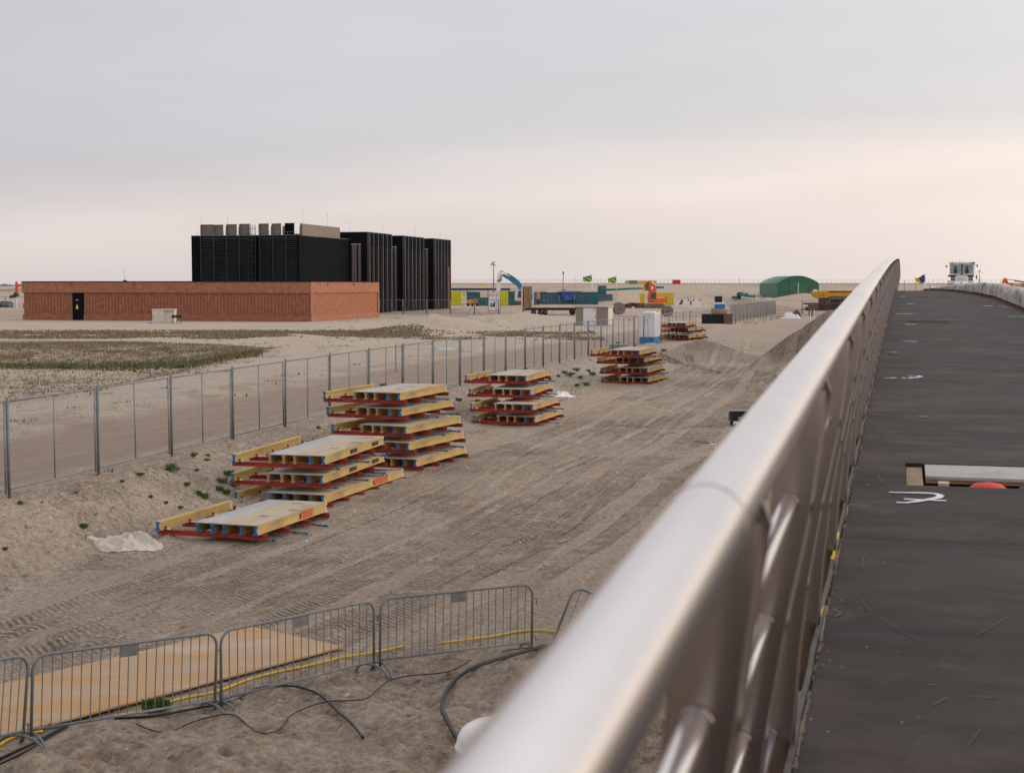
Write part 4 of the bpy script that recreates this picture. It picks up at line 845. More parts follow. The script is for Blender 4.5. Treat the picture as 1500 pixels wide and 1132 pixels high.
# guard rail and caged ladder
mb = MB(); z = TOP+.5
mb.tube([(-15.0, -.1, z), (-.5, -.1, z)], .02, 5)
for i in range(12): mb.tube([(-15+1.32*i, -.1, TOP), (-15+1.32*i, -.1, z)], .02, 5)
mb.build('guard_rail', M['steel2'], o)
lx0, lx1 = -(440-363.5)*S1*1.03, -(440-375.5)*S1*1.03; mb = MB()
for x in (lx0+.25, lx1-.25): mb.bar((x, -.35, .5), (x, -.35, TOP+1.45), .07, .07)
z = .5
while z < TOP+1.4: mb.bar((lx0+.25, -.35, z), (lx1-.25, -.35, z), .03, .03); z += .3
z = 2.0
while z < TOP+1.5:
    mb.tube([(lx0+.1, -.35, z), (lx0+.05, -.8, z), ((lx0+lx1)/2, -1.1, z), (lx1-.05, -.8, z), (lx1-.1, -.35, z)], .025, 5); z += .75
for f in (0, .25, .5, .75, 1): x = lx0+.05+(lx1-lx0-.1)*f; yy_ = -.8 if f in (0, 1) else -1.05; mb.bar((x, yy_, 2), (x, yy_, TOP+1.45), .03, .03)
mb.build('cage_ladder', M['dark'], o)
# long side: three tall finned blocks and the recesses between them
def on_side(px, Y): return None
hs = [(11.2, 341), (0, 0)]
BX = 0.35
def ypx(px, bx=.35):                      # distance along the side where a picture column meets it
    lo, hi = 0., 90.
    for i in range(40):
        m = (lo+hi)/2; x = bc2.x+bb_.x*m+.9715*bx; y = bc2.y+bb_.y*m-.237*bx; q = 750+F*x/(y*math.cos(TH))
        if q < px: lo = m
        else: hi = m
    return lo
XB = 2.55
blocks = [(538, 571, 341.3), (590, 618, 346.6), (635, 657.5, 350.6)]
yE = ypx(657.5, XB+.4)
for k, (p0, p1, pt) in enumerate(blocks):
    a, b = ypx(p0, XB), ypx(p1, XB); Yw = bc2.y+bb_.y*a; zt_ = EYE-GZ+(416-pt)*Yw/F
    if k == 0:
        H2 = zt_; mb = MB(); mb.bb(-9, -.1, 21.002, yE-.3, -.5, H2-1.3); mb.build('wall', M['blk'], o)
        mb = MB(); mb.bb(-9.05, -.04, 21.1, yE-.2, H2-1.297, H2-1.22); mb.build('roof_edge', M['fin'], o)
    mb = MB(); mb.bb(-4, XB, a, b, -.5, zt_); mb.build('finned_block', M['blk'], o)
    mb = MB(); mb.bb(-4.05, XB+.06, a-.05, b+.05, zt_+.003, zt_+.09); mb.build('roof_edge', M['fin'], o)
    n_ = 6
    for i in range(n_):
        y = a+(b-a)*(i+.0)/(n_-1)-(.26 if i else 0); mb = MB(); mb.bb(XB+.003, XB+.42, y, y+.26, -.5, zt_+.05); mb.mi = 1; mb.bb(XB+.04, XB+.43, y-.05, y-.003, -.5, zt_-(.15 if i == 0 else 2.0)); mb.build('fin', [M['blk2'], M['fin']], o)
    for j, (dx, w_) in enumerate(((.25, .75), (1.25, .35))):
        mb = MB(); mb.bb(dx, dx+w_, a-.22, a-.02, -.5, zt_-1.75); mb.mi = 1; mb.bb(dx-.05, dx+w_+.05, a-.25, a-.01, zt_-1.747, zt_-1.65); mb.build('recess_panel', [mat('pale_panel', (.17, .15, .145), .6, .1, .1, .6), M['cream']], o)
mb = MB(); mb.bb(XB-.4, XB+.3, yE+.3, yE+.6, -.5, 7.2); mb.build('brick_pier', M['brickr'], o)
for px, yb, yt in ((286, 330, 312), (327, 330, 314), (451, 329, 308), (487, 345, 312), (519, 341, 324), (567, 345, 328), (614, 347, 334), (650, 351, 340)):
    x = (px-440)*S1*1.03 if px < 440 else -.3; y = .4 if px < 440 else ypx(px); 
    base_z = TOP+.3 if px < 500 else H2; Yw = bc2.y+bb_.y*y; zt_ = EYE-GZ+(416-yt)*Yw/F
    MB().tube([(x, y, base_z-.4), (x, y, zt_)], .011, 5).build('lightning_rod', M['dark'], o)
# ------------------------------------------------------------------ field objects
def base_at(px, Y, z=None):
    p = at(px, 450, Y); return Vector((p.x, Y, gz(p.x, Y) if z is None else z))
q = base_at(223, 162); s_ = 162/F; o = thing('utility_cabinet', 'beige electrical cabinet standing in front of the brick wall', 'cabinet', q, .02)
W_, H_ = 17*s_, 20.5*s_
mb = MB(); mb.bb(0, W_, 0, 1.2, .05, H_-.12); mb.bb(W_+.003, W_+1.1, .25, 1.35, .05, H_-.13); mb.build('body', M['cream'], o)
mb = MB(); mb.bb(-.06, W_+1.15, -.06, 1.4, H_-.118, H_); mb.build('lid', M['cream'], o)
mb = MB(); mb.bb(.06, W_-.05, -.02, -.003, .12, H_-.2); d_ = mb.build('door', M['cream'], o); mb = MB(); mb.xz([(.55, 1.05), (.75, 1.05), (.65, 1.22)], -.03, -.022); mb.build('warning_sign', M['yellow'], d_); mb = MB(); mb.bb(.12, .17, -.05, -.021, .6, .75); mb.build('door_handle', M['dark'], d_)
mb = MB(); mb.bb(-.3, W_+1.3, -.2, 1.5, -.1, .048); mb.build('plinth', M['conc2'], o)
q = base_at(249, 160.5); o = thing('cable_trestle', 'small dark trestle with black reels beside the beige cabinet', 'trestle', q)
mb = MB(); mb.bb(.1, 1.35, -.2, .2, .62, .70); mb.build('top', M['dark'], o)
for x in (.25, .7, 1.15): MB().tube([(x, -.25, 0), (x+.06, 0, .62), (x, .25, 0)], .025, 6).build('leg', M['steel'], o)
for x in (.35, .72, 1.1): MB().lathe((x, 0, .80), [(.16, -.12), (.16, .12)], 12, 'y').build('reel', M['black'], o)
MB().lathe((-0, 0, 0), [(.2, 0), (.2, .07)], 10).build('x', M['dark'], None).name = 'pipe_scrap'; tag(bpy.data.objects['pipe_scrap'], 'small dark scrap on the sand left of the beige cabinet', 'scrap'); bpy.data.objects['pipe_scrap'].location = base_at(219, 161)
# generic pieces
def container(px0, px1, yt, Y, m, label, dep=2.4, rz=0, cat='container', group=None, lines=True, h=None, z=None):
    s_ = Y/F; W_ = (px1-px0)*s_; q = base_at(px0, Y, z); top = at(px0, yt, Y).z; H_ = (h or top-q.z)
    o = thing('shipping_container', label, cat, q, rz, group); mb = MB(); mb.bb(0, W_, 0, dep, .08, H_-.06)
    k = 0; x = .12
    while x < W_-.2: mb.bb(x, x+.11, -.035, -.003, .2, H_-.2); x += .25
    mb.build('shell', m, o); mb = MB()
    for xa in (0, W_-.1): mb.bb(xa-.01, xa+.11, -.05, .1, .05, H_)
    mb.bb(0, W_, -.05, .08, H_-.10, H_+.002); mb.bb(0, W_, -.05, .08, .04, .17); mb.build('corner_frame', m, o); return o
container(652, 676, 426.5, 298, M['lime'], 'bright yellow container right beside the black building', 4.5)
container(732, 744, 426, 296, M['lime'], 'bright yellow container with its door end beside the blue excavator arm', 3)
container(744.5, 754, 427, 297, M['teal'], 'dark teal container between the yellow one and the excavator cab', 3)
container(684, 703, 427.5, 312, M['steelblue'], 'dark blue-grey container in the shade between the yellow ones', 3)
container(697, 718, 436, 290, M['teal'], 'low dark green skip behind the red and white sign', 2)
q = base_at(655, 318); s_ = 318/F; o = thing('site_canopy', 'long flat dark blue roof over the yellow containers', 'canopy', q)
mb = MB(); zt_ = at(700, 422.3, 318).z-q.z; mb.bb(0, 92*s_, -3, 3, zt_-.42, zt_); mb.build('roof', M['navy'], o)
for x in (.3, 30*s_, 60*s_, 91*s_): MB().bb(x-.1, x+.1, -2.6, -2.4, 0, zt_-.423).build('post', M['steel2'], o)
q = base_at(689, 285); o = thing('amber_dumper', 'small orange machine parked before the dark container', 'machine', q)
mb = MB(); mb.bb(-.6, .5, 0, 1.1, .45, 1.0); mb.xz([(-.7, 1.0), (.5, 1.0), (.3, 1.35), (-.6, 1.2)], 0, 1.1); mb.build('body', M['amber'], o)
mb = MB(); mb.bb(.55, 1.5, .1, 1, .5, 1.5); mb.build('hopper', M['wood'], o)
for x in (-.4, .4, 1.3): MB().lathe((x, -.05, .3), [(.3, 0), (.3, .25)], 14, 'y').build('wheel', M['black'], o)
# floodlight mast
q = base_at(723, 300); o = thing('light_mast', 'tall grey floodlight mast rising above the yellow containers', 'mast', q); s_ = 300/F; zt_ = at(723, 386, 300).z-q.z
MB().tube([(0, 0, 0), (0, 0, zt_)], [.13, .09], 8).build('pole', M['steel2'], o)
for dx, dz_ in ((-.45, -.3), (.25, -.35), (-.1, .15), (.15, .25), (-.35, -.1)):
    mb = MB(); mb.box((dx, 0, zt_+dz_), (.32, .2, .2), 0, Matrix.Rotation(random.uniform(-.5, .5), 4, 'Y')); mb.bar((0, 0, zt_-.1), (dx, 0, zt_+dz_), .04, .04); mb.build('floodlight', M['steel'], o)
q = base_at(825, 330); o = thing('light_mast', 'thin lamp mast standing right of the blue excavator', 'mast', q); zt_ = at(825, 400, 330).z-q.z
MB().tube([(0, 0, 0), (0, 0, zt_)], [.12, .08], 8).build('pole', M['steel2'], o); mb = MB(); mb.bb(-.3, .3, -.2, .2, zt_-.25, zt_-.18); mb.bb(-.16, .16, -.15, .15, zt_-.1, zt_+.3); mb.build('lamp_head', M['dark'], o)
q = base_at(842, 380); o = thing('thin_mast', 'hair-thin mast between the lamp mast and the first green flag', 'mast', q); zt_ = at(842, 404, 380).z-q.z
MB().tube([(0, 0, 0), (0, 0, zt_)], .04, 5).build('pole', M['steel2'], o)
for px, y_t, Y in ((1083, 408, 700), (1341, 411, 300), (1324, 412, 300)):
    q = base_at(px, Y); zt_ = at(px, y_t, Y).z-q.z; mb = MB(); mb.tube([(0, 0, 0), (0, 0, zt_)], .07, 5); mb.box((0, 0, zt_), (.25, .2, .15)); one('distant_pole', mb, M['steel2'], {1083: 'tiny distant pole on the dike left of the green hangar', 1341: 'distant thin pole right of the handrail crest, nearer the flag', 1324: 'distant thin pole just right of the handrail crest'}[px], 'pole', None, q)
# excavators: boom polygons in their own plane
def excavator(nm, label, px, Y, face, body, arm2=None, scale=1., boom=(), stick=(), bucket=(), cabx=(.0, 1.5), w_=.5, tracks=True):
    q = base_at(px, Y); o = thing(nm, label, 'excavator', q, face); 
    if tracks:
        for y in (-1.1, 1.1):
            mb = MB(); mb.xz([(-1.9, .25), (-1.6, .0), (1.6, 0), (1.9, .25), (1.9, .6), (1.6, .85), (-1.6, .85), (-1.9, .6)], y-.28, y+.28); tr_ = mb.build('track', mat('muddy_track', (.17, .14, .12), .9, 0, .3, 5), o)
            mb = MB(); [mb.lathe((x, y-.32, .42), [(.2, 0), (.2, .64)], 10, 'y') for x in (-1.4, -.7, 0, .7, 1.4)]; mb.build('track_wheel', M['rust'], tr_)
    return o
o = excavator('blue_excavator', 'blue and white excavator with its long arm folded down in front', 759, 300, 0, None)
def pp(l, x0=759, Y=300, zb=None):
    q_ = base_at(x0, Y); return [((a-x0)*Y/F, at(a, b, Y).z-q_.z) for a, b in l]
mb = MB(); mb.xz(pp([(735, 401.8), (738, 401.3), (744, 404), (756, 408), (761, 412), (765.5, 420), (765.8, 427), (761, 427), (757, 419), (752, 415.5), (744, 409.5), (736, 405)]), -.25, .25); mb.build('boom', M['exblue'], o)
mb = MB(); a, b = pp([(734, 396.5), (756, 409)]); mb.tube([(a[0], .1, a[1]), (b[0], .1, b[1])], .06, 6); c_, d_ = pp([(743, 401), (755, 408.2)]); mb.tube([(c_[0], .1, c_[1]), (d_[0], .1, d_[1])], .14, 8); mb.build('cylinder', M['dark'], o)
mb = MB(); mb.xz(pp([(733.5, 395.5), (735.2, 398), (735, 404), (734, 413), (733, 428), (727, 428), (727.5, 413), (728.5, 403), (731, 398)]), -.28, .28); mb.build('stick', M['white'], o)
mb = MB(); mb.xz(pp([(733.5, 403), (735.5, 404), (734.5, 412), (728.5, 413), (729, 410), (733, 409)]), -.32, .32); mb.build('coupling', M['steel'], o)
mb = MB(); mb.xz(pp([(757, 425), (766, 424), (766, 438), (756, 438)]), -1.3, -.1); c_ = mb.build('cab', M['white'], o); mb = MB(); mb.xz(pp([(759, 426), (764.5, 425.5), (764.5, 436), (758.5, 436)]), -1.34, -1.302); mb.build('cab_window', M['glass'], c_)
mb = MB(); mb.xz(pp([(755, 438.2), (780, 438.2), (780, 430), (766.3, 428), (766.3, 438)]), -.9, 1.3); mb.build('house', M['exblue'], o)
# orange excavator near the drums
Yo = 262; o = excavator('orange_excavator', 'orange tracked excavator with raised bent arm in front of the yellow container', 955, Yo, .25, None)
def po(l): return pp(l, 955, Yo)
mb = MB(); mb.xz(po([(952, 443.5), (974, 443.5), (975, 435), (969, 433.8), (954, 434.2), (951, 436)]), -1.3, 1.2); mb.build('house', M['orange'], o)
mb = MB(); mb.xz(po([(957, 436.5), (971, 436.5), (970, 435), (958, 435)]), -1.33, -1.302); mb.build('grille', M['cream'], o)
mb = MB(); mb.xz(po([(947.5, 441), (957, 441), (957.5, 434), (957, 427.5), (949, 426.5), (947.5, 432)]), -1.5, -.3); c_ = mb.build('cab', M['orange'], o); mb = MB(); mb.xz(po([(948.3, 438), (956.4, 438), (956.4, 428.6), (949.3, 428.0)]), -1.54, -1.502); mb.build('cab_window', M['glass'], c_)
mb = MB(); mb.xz(po([(949.5, 412), (952, 410.8), (960, 418), (962, 432), (956, 433.5), (950, 426), (949.5, 419)]), -.15, .4); mb.build('boom', M['orange'], o)
mb = MB(); a, b = po([(953, 413.5), (959, 417.5)]); mb.tube([(a[0], -.25, a[1]), (b[0], -.25, b[1])], .11, 8); a, b = po([(953, 425), (955, 420)]); mb.tube([(a[0], -.25, a[1]), (b[0], -.25, b[1])], .16, 8); mb.build('cylinder', M['white'], o)
mb = MB(); mb.xz(po([(949.3, 413), (946, 414), (943, 419), (942, 424), (945, 426), (949, 425)]), -.1, .3); mb.build('stick', M['rust'], o)
mb = MB(); mb.xz(po([(943, 420), (938.5, 421.5), (940, 424.5), (944, 425)]), -.3, .6); mb.build('bucket', M['amber'], o)
q = base_at(916, 264); o = thing('scrap_skip', 'dark rusty steel frames lying left of the orange excavator tracks', 'scrap'); o.location = q
for i in range(5): MB().box((i*.62+.3, .6, .40+.1*(i % 3)), (.55, 1.2, .7+.25*(i % 2)), .15*(i-2), Matrix.Rotation(.2*((i*7) % 3-1), 4, 'Y')).build('steel_frame', M['rust'] if i % 2 else M['brownred'], o)
container(938.5, 944, 430, 305, M['yellow'], 'short end of a yellow container left of the orange excavator', 2.4)
container(960, 987, 429, 303, M['yellow'], 'yellow container right behind the orange excavator', 2.4)
# sign
Ys = 219; q = base_at(716, Ys); o = thing('site_sign', 'tall white site notice with red and white stripes and a dark blue picture', 'sign', q); s_ = Ys/F; zt_ = at(716, 428.7, Ys).z-q.z
for k, (x0, x1) in enumerate(((0, 10.3), (11.2, 16.2))):
    mb = MB(); a, b = x0*s_, x1*s_; mb.bb(a, b, 0, .05, .15, zt_); mb.mi = 2
    mb.xz([(a+.2, .9), (b-.12, .9), (b-.12, 1.75), (b-.3, 1.55), (a+.5*(b-a), 1.25), (a+.3, 1.65)], -.012, -.003)
    mb.mi = 0; mb.xz([(a+.42*(b-a), 1.05), (a+.52*(b-a), 1.05), (a+.55*(b-a), 1.6), (a+.47*(b-a), 1.5)], -.02, -.014)
    mb.mi = 1
    x = a+.05
    while x < b-.2: mb.xz([(x, zt_-.62), (x+.12, zt_-.62), (x+.24, zt_-.12), (x+.12, zt_-.12)], -.012, -.003); x += .30
    mb.bb(a+.04, b-.04, -.012, -.003, .28, .42); mb.mi = 3; mb.bb(a+.1, b-.1, -.012, -.003, 1.98, 2.02)
    mb.build('panel', [M['white'], mat('red_orange_print', (.60, .08, .03), .5), M['navy'], M['dark']], o)
for x in (-.05, 10.7*s_, 16.6*s_): MB().tube([(x, .08, -.1), (x, .08, zt_+.02)], .04, 8).build('post', M['steel'], o)
mb = MB(); mb.bb(-.1, 1.1, -.3, .4, -.02, .12); mb.build('foot_block', M['conc2'], o)
# low grey mesh cage on ground
q = base_at(686, 212); o = thing('mesh_cage', 'low dark wire cage on the sand in front of the fence', 'cage', q); mb = MB()
for i in range(7): a = math.pi*i/6; mb.tube([(.75-.75*math.cos(a)-.02, y, .75*math.sin(a)**.6) for y in (-.4, .4)], .018, 5)
for y in (-.4, -.13, .13, .4): mb.tube([(.75-.75*math.cos(math.pi*i/10), y, .75*math.sin(math.pi*i/10)**.6) for i in range(11)], .02, 5)
mb.build('wire_frame', M['dark'], o)
# flatbed trailer
Yt = 206; q = base_at(767, Yt); s_ = Yt/F; o = thing('flatbed_trailer', 'rusty low flatbed trailer with brown loading ramps folded upright at its left end', 'trailer', q)
Lt = 77*s_; zt_ = at(770, 419.5, Yt).z-q.z; zd = at(800, 450.5, Yt).z-q.z
mb = MB(); mb.bb(.2, Lt, -1.2, 1.2, zd-.12, zd+.0); mb.bb(.3, Lt, -.5, .5, zd-.38, zd-.122); mb.bb(-.1, .5, -1.2, 1.2, zd-.42, zd-.123); mb.build('bed', M['rust'], o)
for y in (-.95, .95): mb = MB(); mb.bb(.02, .55, y-.34, y+.34, zd+.003, zt_-.03); mb.build('ramp', mat('tan_ramp', (.30, .17, .10), .8, 0, .15, 2, dirt=.3), o)
mb = MB(); mb.bb(-.1, .0, -.62+.0, .62, zd, zt_+.02); mb.bb(.2, .35, -.25, .25, zd, zt_+.06); mb.build('ramp_frame', M['dark'], o)
mb = MB(); mb.bb(.56, 1.15, -.94+.0, -.60, zd+.004, zt_); mb.build('ramp', M['wood'], o); mb = MB(); mb.bb(-.35, -.12, -1.2, -.8, zd+.0, zt_-.05); mb.build('ramp', M['cream'], o)
for x in (1.4, 2.35, 3.0):
    for y in (-1.15, .85): wl_ = MB().lathe((x, y, .33), [(.12, -.02), (.33, .0), (.35, .05), (.35, .25), (.33, .3), (.1, .32)], 18, 'y').build('wheel', M['black'], o); MB().lathe((x, y-.03, .33), [(.14, 0), (.14, .03)], 10, 'y').build('rim', M['steel'], wl_)
for x in (Lt-.55,): 
    for y in (-1.15, .85): MB().lathe((x, y, .42), [(.2, -.02), (.42, .0), (.42, .3), (.2, .32)], 18, 'y').build('wheel', M['black'], o)
# blue containers with tarpaulin
gB = 'steel blue site containers'
container(783, 801, 427.5, 316, M['steelblue'], 'leftmost steel blue container, behind the ramps of the flatbed trailer', 2.4, group=gB)
container(800.5, 844, 428.3, 312, M['steelblue'], 'steel blue container under the left part of the blue tarpaulin', 2.4, group=gB)
container(845, 866, 427.8, 311, M['steelblue'], 'steel blue container showing right of the blue tarpaulin', 2.4, group=gB)
container(866.5, 876, 427.5, 306, M['teal'], 'teal container with open doors at the right end of the row', 2.4, group=gB)
container(871, 897, 431, 322, mat('grey_blue_cabin', (.10, .13, .19), .6, 0, .2, 1), 'grey blue cage-like container right of the teal one', 2.0)
for px, m_, lb in ((782, 'blue', 'small blue machine box beside the amber one behind the trailer'), (786.5, 'amber', 'small amber machine box behind the trailer'), ):
    q = base_at(px, 304); o = thing('machine_box', lb, 'machine', q); mb = MB(); zt_ = at(px, 428, 304).z-q.z; mb.bb(0, .62, 0, 1, zt_-1.4, zt_); mb.bb(.08, .55, -.03, -.003, zt_-1.2, zt_-.7); mb.build('housing', M[m_], o); mb = MB(); mb.bb(.05, .57, 0, .9, 0, zt_-1.403); mb.build('skid', M['dark'], o)
mb = MB(); P = []; Yk = 311.7-.35; nx_, nz_ = 40, 16
TL, TR_ = at(814.5, 426.3, Yk), at(854, 426.6, Yk); BLm = 437
vs = []
for j in range(nz_+1):
    for i in range(nx_+1):
        f = i/nx_; v = j/nz_; x = TL.x+(TR_.x-TL.x)*f; tri = [0, .35, .6, .85, 1.0][0] if False else 0
        zl = at(834, 427+12.5*v*min(1, 4*min(f+.02, 1.02-f)), Yk).z; x2 = x+(.5-f)*v*1.9
        vs.append((x2, Yk-.22-.12*float(fbm(np.array([x2*1.3]), np.array([zl*1.3]), 1, 3)[0])-.1*math.sin(x2*3+zl*2)*v, zl))
mb.add(vs, [(j*(nx_+1)+i, j*(nx_+1)+i+1, (j+1)*(nx_+1)+i+1, (j+1)*(nx_+1)+i) for j in range(nz_) for i in range(nx_)], True)
vs = [(TL.x+(TR_.x-TL.x)*i/20, Yk-.22+2.4*j/3, TL.z+.05+.04*math.sin(i*1.7+j)) for j in range(4) for i in range(21)]; mb.add(vs, [(j*21+i, j*21+i+1, (j+1)*21+i+1, (j+1)*21+i) for j in range(3) for i in range(20)], True)
one('blue_tarpaulin', mb, M['tarpb'], 'bright blue tarpaulin draped over the steel blue containers', 'tarpaulin')
q = base_at(822, 313.5); q.z = at(822, 425.6, 313).z-.06; mb = MB(); mb.bb(0, 1.1, 0, .8, 0, .25); mb.bb(.2, .9, .1, .7, .25, .34); one('pink_bundle', mb, mat('pinkish_bundle', (.45, .25, .20), .7), 'pinkish bundle on the roof above the blue tarpaulin', 'bundle', None, q)
# transformer kiosk
Yk = 153; q = base_at(843.5, Yk); s_ = Yk/F; o = thing('transformer_kiosk', 'small pebble-dashed transformer kiosk with a white slatted door', 'kiosk', q, -.27); W_ = 47.5*s_; H_ = at(843, 448.5, Yk).z-q.z
mb = MB(); mb.bb(0, W_, 0, 2.6, -.2, H_-.14); mb.build('wall', M['concrete'], o); mb = MB(); mb.bb(-.12, W_+.12, -.12, 2.75, H_-.138, H_+.02); mb.build('roof', M['conc2'], o)
d0, d1 = 11.2*s_, 30.5*s_; mb = MB(); mb.bb(d0, d1, -.03, -.003, .04, H_-.2)
for k in range(11): mb.bb(d0+.04, d1-.04, -.05, -.031, .12+k*.16, .22+k*.16)
d_ = mb.build('door', M['white'], o); mb = MB(); mb.xz([(d1-.34, H_-.46), (d1-.08, H_-.46), (d1-.21, H_-.24)], -.065, -.053); mb.build('warning_sign', M['amber'], d_); mb = MB(); mb.bb(d1-.1, d1-.05, -.09, -.051, .85, 1.05); mb.build('door_handle', M['dark'], d_)
mb = MB(); mb.bb(W_+.003, W_+.05, .1, 2.4, .05, H_-.16); mb.build('side_door', M['cream'], o)
# cable drums
def drum(px, Y, D, label):
    q = base_at(px, Y); o = thing('cable_drum', label, 'cable drum', q, .15, 'wooden cable drums')
    for y in (-.5, .5): MB().lathe((0, y-.05, D/2), [(.06, 0), (D/2, 0), (D/2, .1), (.06, .1)], 28, 'y', False).build('flange', M['woodg'], o)
    MB().lathe((0, -.45, D/2), [(D*.32, 0), (D*.32, .9)], 20, 'y').build('core', M['dark'], o); MB().lathe((0, -.58, D/2), [(.1, 0), (.1, .05)], 10, 'y').build('hub', M['dark'], o)
drum(906.5, 208, 1.72, 'large grey wooden cable drum just right of the transformer kiosk')
drum(977.5, 196, 1.42, 'smaller wooden cable drum behind the fence above the white cabin')
# flags
def flag(px, yt, Y, label, pts_fn, mats, side=-1, L_=1.9, H_=1.25, droop=.5):
    q = base_at(px, Y); o = thing('flag_pole', label, 'flag', q); zt_ = at(px, yt, Y).z-q.z
    MB().tube([(0, 0, 0), (0, 0, zt_)], [.085, .055] if Y > 200 else [.05, .03], 8).build('pole', M['white'], o)
    mb = MB(); nx_, nz_ = 26, 18; vs = []
    for j in range(nz_+1):
        for i in range(nx_+1):
            f = i/nx_; v = j/nz_; zz = zt_-.1-v*H_*(1-.25*f)-droop*f*(1-.35*v)+.05*math.sin(f*7+v*2); vs.append((side*L_*f*(1-.05*v), .14*math.sin(f*8+v*3)*f, zz))
    for j in range(nz_):
        for i in range(nx_):
            mb.mi = pts_fn((i+.5)/nx_, (j+.5)/nz_); mb.f.append(None); mb.f.pop(); mb.add([], [])
            mb.f.append((j*(nx_+1)+i, j*(nx_+1)+i+1, (j+1)*(nx_+1)+i+1, (j+1)*(nx_+1)+i)); mb.m.append(mb.mi); mb.s.append(True)
    mb.v = [tuple(p) for p in vs]; mb.build('flag_cloth', mats, o); return o
fg = mat('flag_green', (.01, .17, .12), .7); fy = mat('flag_yellow', (.62, .56, .02), .7); fb = mat('flag_navy', (.03, .05, .18), .7); fw = mat('flag_pale', (.45, .5, .5), .7)
def arcs(f, v): r = math.hypot(f-1.15+.1, (v-1.35)*.9); return 1 if (r*2.7) % 1 > .58 else 0
flag(867, 402, 318, 'left green and yellow striped flag blowing left on a white pole', arcs, [fg, fy], L_=2.0, H_=1.5, droop=.5)
flag(902.8, 404, 330, 'right green and yellow striped flag blowing left on a white pole behind the cable drum', arcs, [fg, fy], L_=1.95, H_=1.5, droop=.5)
def tri(f, v): d = f+.35*v; return 0 if d > .72 else (1 if d > .2 else 2)
flag(1354.5, 400.5, 115, 'yellow, navy and pale flag beyond the bridge crest', tri, [fy, fb, fw], L_=.80, H_=.62, droop=.28)
MB().tube([(0, 0, 0), (0, 0, 2.4)], .02, 8).build('x', M['white'], None).name = 'bare_pole'; bpy.data.objects['bare_pole'].location = Vector((base_at(1352.6, 115).x, 115, 3.2)); tag(bpy.data.objects['bare_pole'], 'short bare white pole beside the yellow and navy flag', 'pole')
# objects on the plateau
container(876, 888, 418.5, 392, M['steelblue'], 'faded blue container on the far sand bank above the grey cage', 2.4, z=gz(25, 392)-.3)
q = base_at(883, 395); P = [at(883, 423.5, 388), at(893, 424.5, 386), at(905, 423.8, 387), at(920, 423, 388), at(945, 422, 390)]
one('teal_pipeline', MB().tube(P, .28, 8), M['teal'], 'long dark teal pipeline on the far sand bank behind the flags', 'pipeline')
P = [at(958, 421, 395), at(972, 420.8, 396)]; one('teal_pipe', MB().tube(P, .3, 8), M['teal'], 'short teal pipe right of the orange excavator arm', 'pipe')
Yd = 620
for x0, x1, yt, m_, lb, g_ in ((916, 921, 411.2, 'yellow', 'leftmost yellow box container on the dike behind the orange excavator', None), (921, 933, 410.8, 'greenr', 'green container on the distant dike between yellow ones', None), (933, 961.5, 411.2, 'yellow', 'long yellow containers on the dike right of the green one', None), (985.5, 996.5, 410, 'redp', 'small red container alone on the distant dike', None)):
    z_ = at(940, 415, Yd).z-.4; container(x0, x1, yt, Yd, M[m_], lb, 2.4, z=z_)
q = at(704, 418.5, 600); o = thing('tiny_excavator', 'tiny yellow excavator on top of the far sand bank', 'excavator', q); mb = MB(); mb.bb(-.2, .9, 0, 1.2, .1, 1.1); mb.build('body', M['yellow'], o); mb = MB(); mb.xz([(.9, .6), (1.6, 1.0), (2.4, .6), (2.5, 0), (2.2, .5), (1.6, .7), (.9, .3)], 0, .4); mb.build('arm', M['yellow'], o)
# red-white barrier box
Yb = 270; q = base_at(993, Yb); s_ = Yb/F; o = thing('skip_container', 'white skip with red corner stripes left of the roller', 'skip', q, -.08); mb = MB(); mb.xz([(1.2, 0), (33*s_, .0), (33*s_, 1.48), (.45, 1.48), (-.15, .35)], 0, 1.5); mb.build('body', M['white'], o)
mb = MB()
for x in (.5, 1.75, 2.7, 3.8): mb.bb(x, x+.3, -.02, -.003, 1.2, 1.49)
mb.bb(2.2, 2.5, -.02, -.003, .5, 1.25); mb.build('stripe', M['redp'], o); mb = MB(); mb.xz([(.1, .5), (.75, .55), (1.0, 1.25), (.55, 1.3)], -.02, -.003); mb.build('opening', M['rust'], o)
# roller with roll bar
Yr = 200; q = base_at(1043.5, Yr); s_ = Yr/F; o = thing('road_roller', 'white and blue compact roller with a tall white roll bar', 'roller', q); W_ = 20*s_
z_ = lambda y: at(1050, y, Yr).z-q.z
mb = MB(); mb.tube([(.35, .6, z_(440)), (.35, .6, z_(423)), (.5, .6, z_(421)), (1.35, .6, z_(421)), (1.5, .6, z_(423)), (1.5, .6, z_(440))], .055, 8); mb.build('roll_bar', M['white'], o)
mb = MB(); mb.bb(.25, 1.75, .1, 2.2, .6, z_(443)); mb.build('chassis', M['white'], o); mb = MB(); mb.bb(.3, 1.7, .02, .098, .62, z_(445.5)); mb.build('front_panel', M['blue'], o)
mb = MB(); mb.bb(.45, 1.35, .3, 1.2, z_(443)+.003, z_(434)); mb.bb(.55, 1.2, .25, .35, z_(441), z_(436)); mb.build('seat', M['black'], o)
mb = MB(); mb.lathe((.05, .25, .5), [(.15, 0), (.5, 0), (.5, 1.9), (.15, 1.9)], 28, 'x'); mb.build('drum', M['wood'], o); mb = MB(); mb.lathe((.2, 2.0, .5), [(.5, 0), (.5, 1.6)], 24, 'x'); mb.build('drum', M['dark'], o)
mb = MB(); mb.bb(1.76, 2.3, .5, .9, .9, 1.2); mb.build('side_box', M['white'], o)
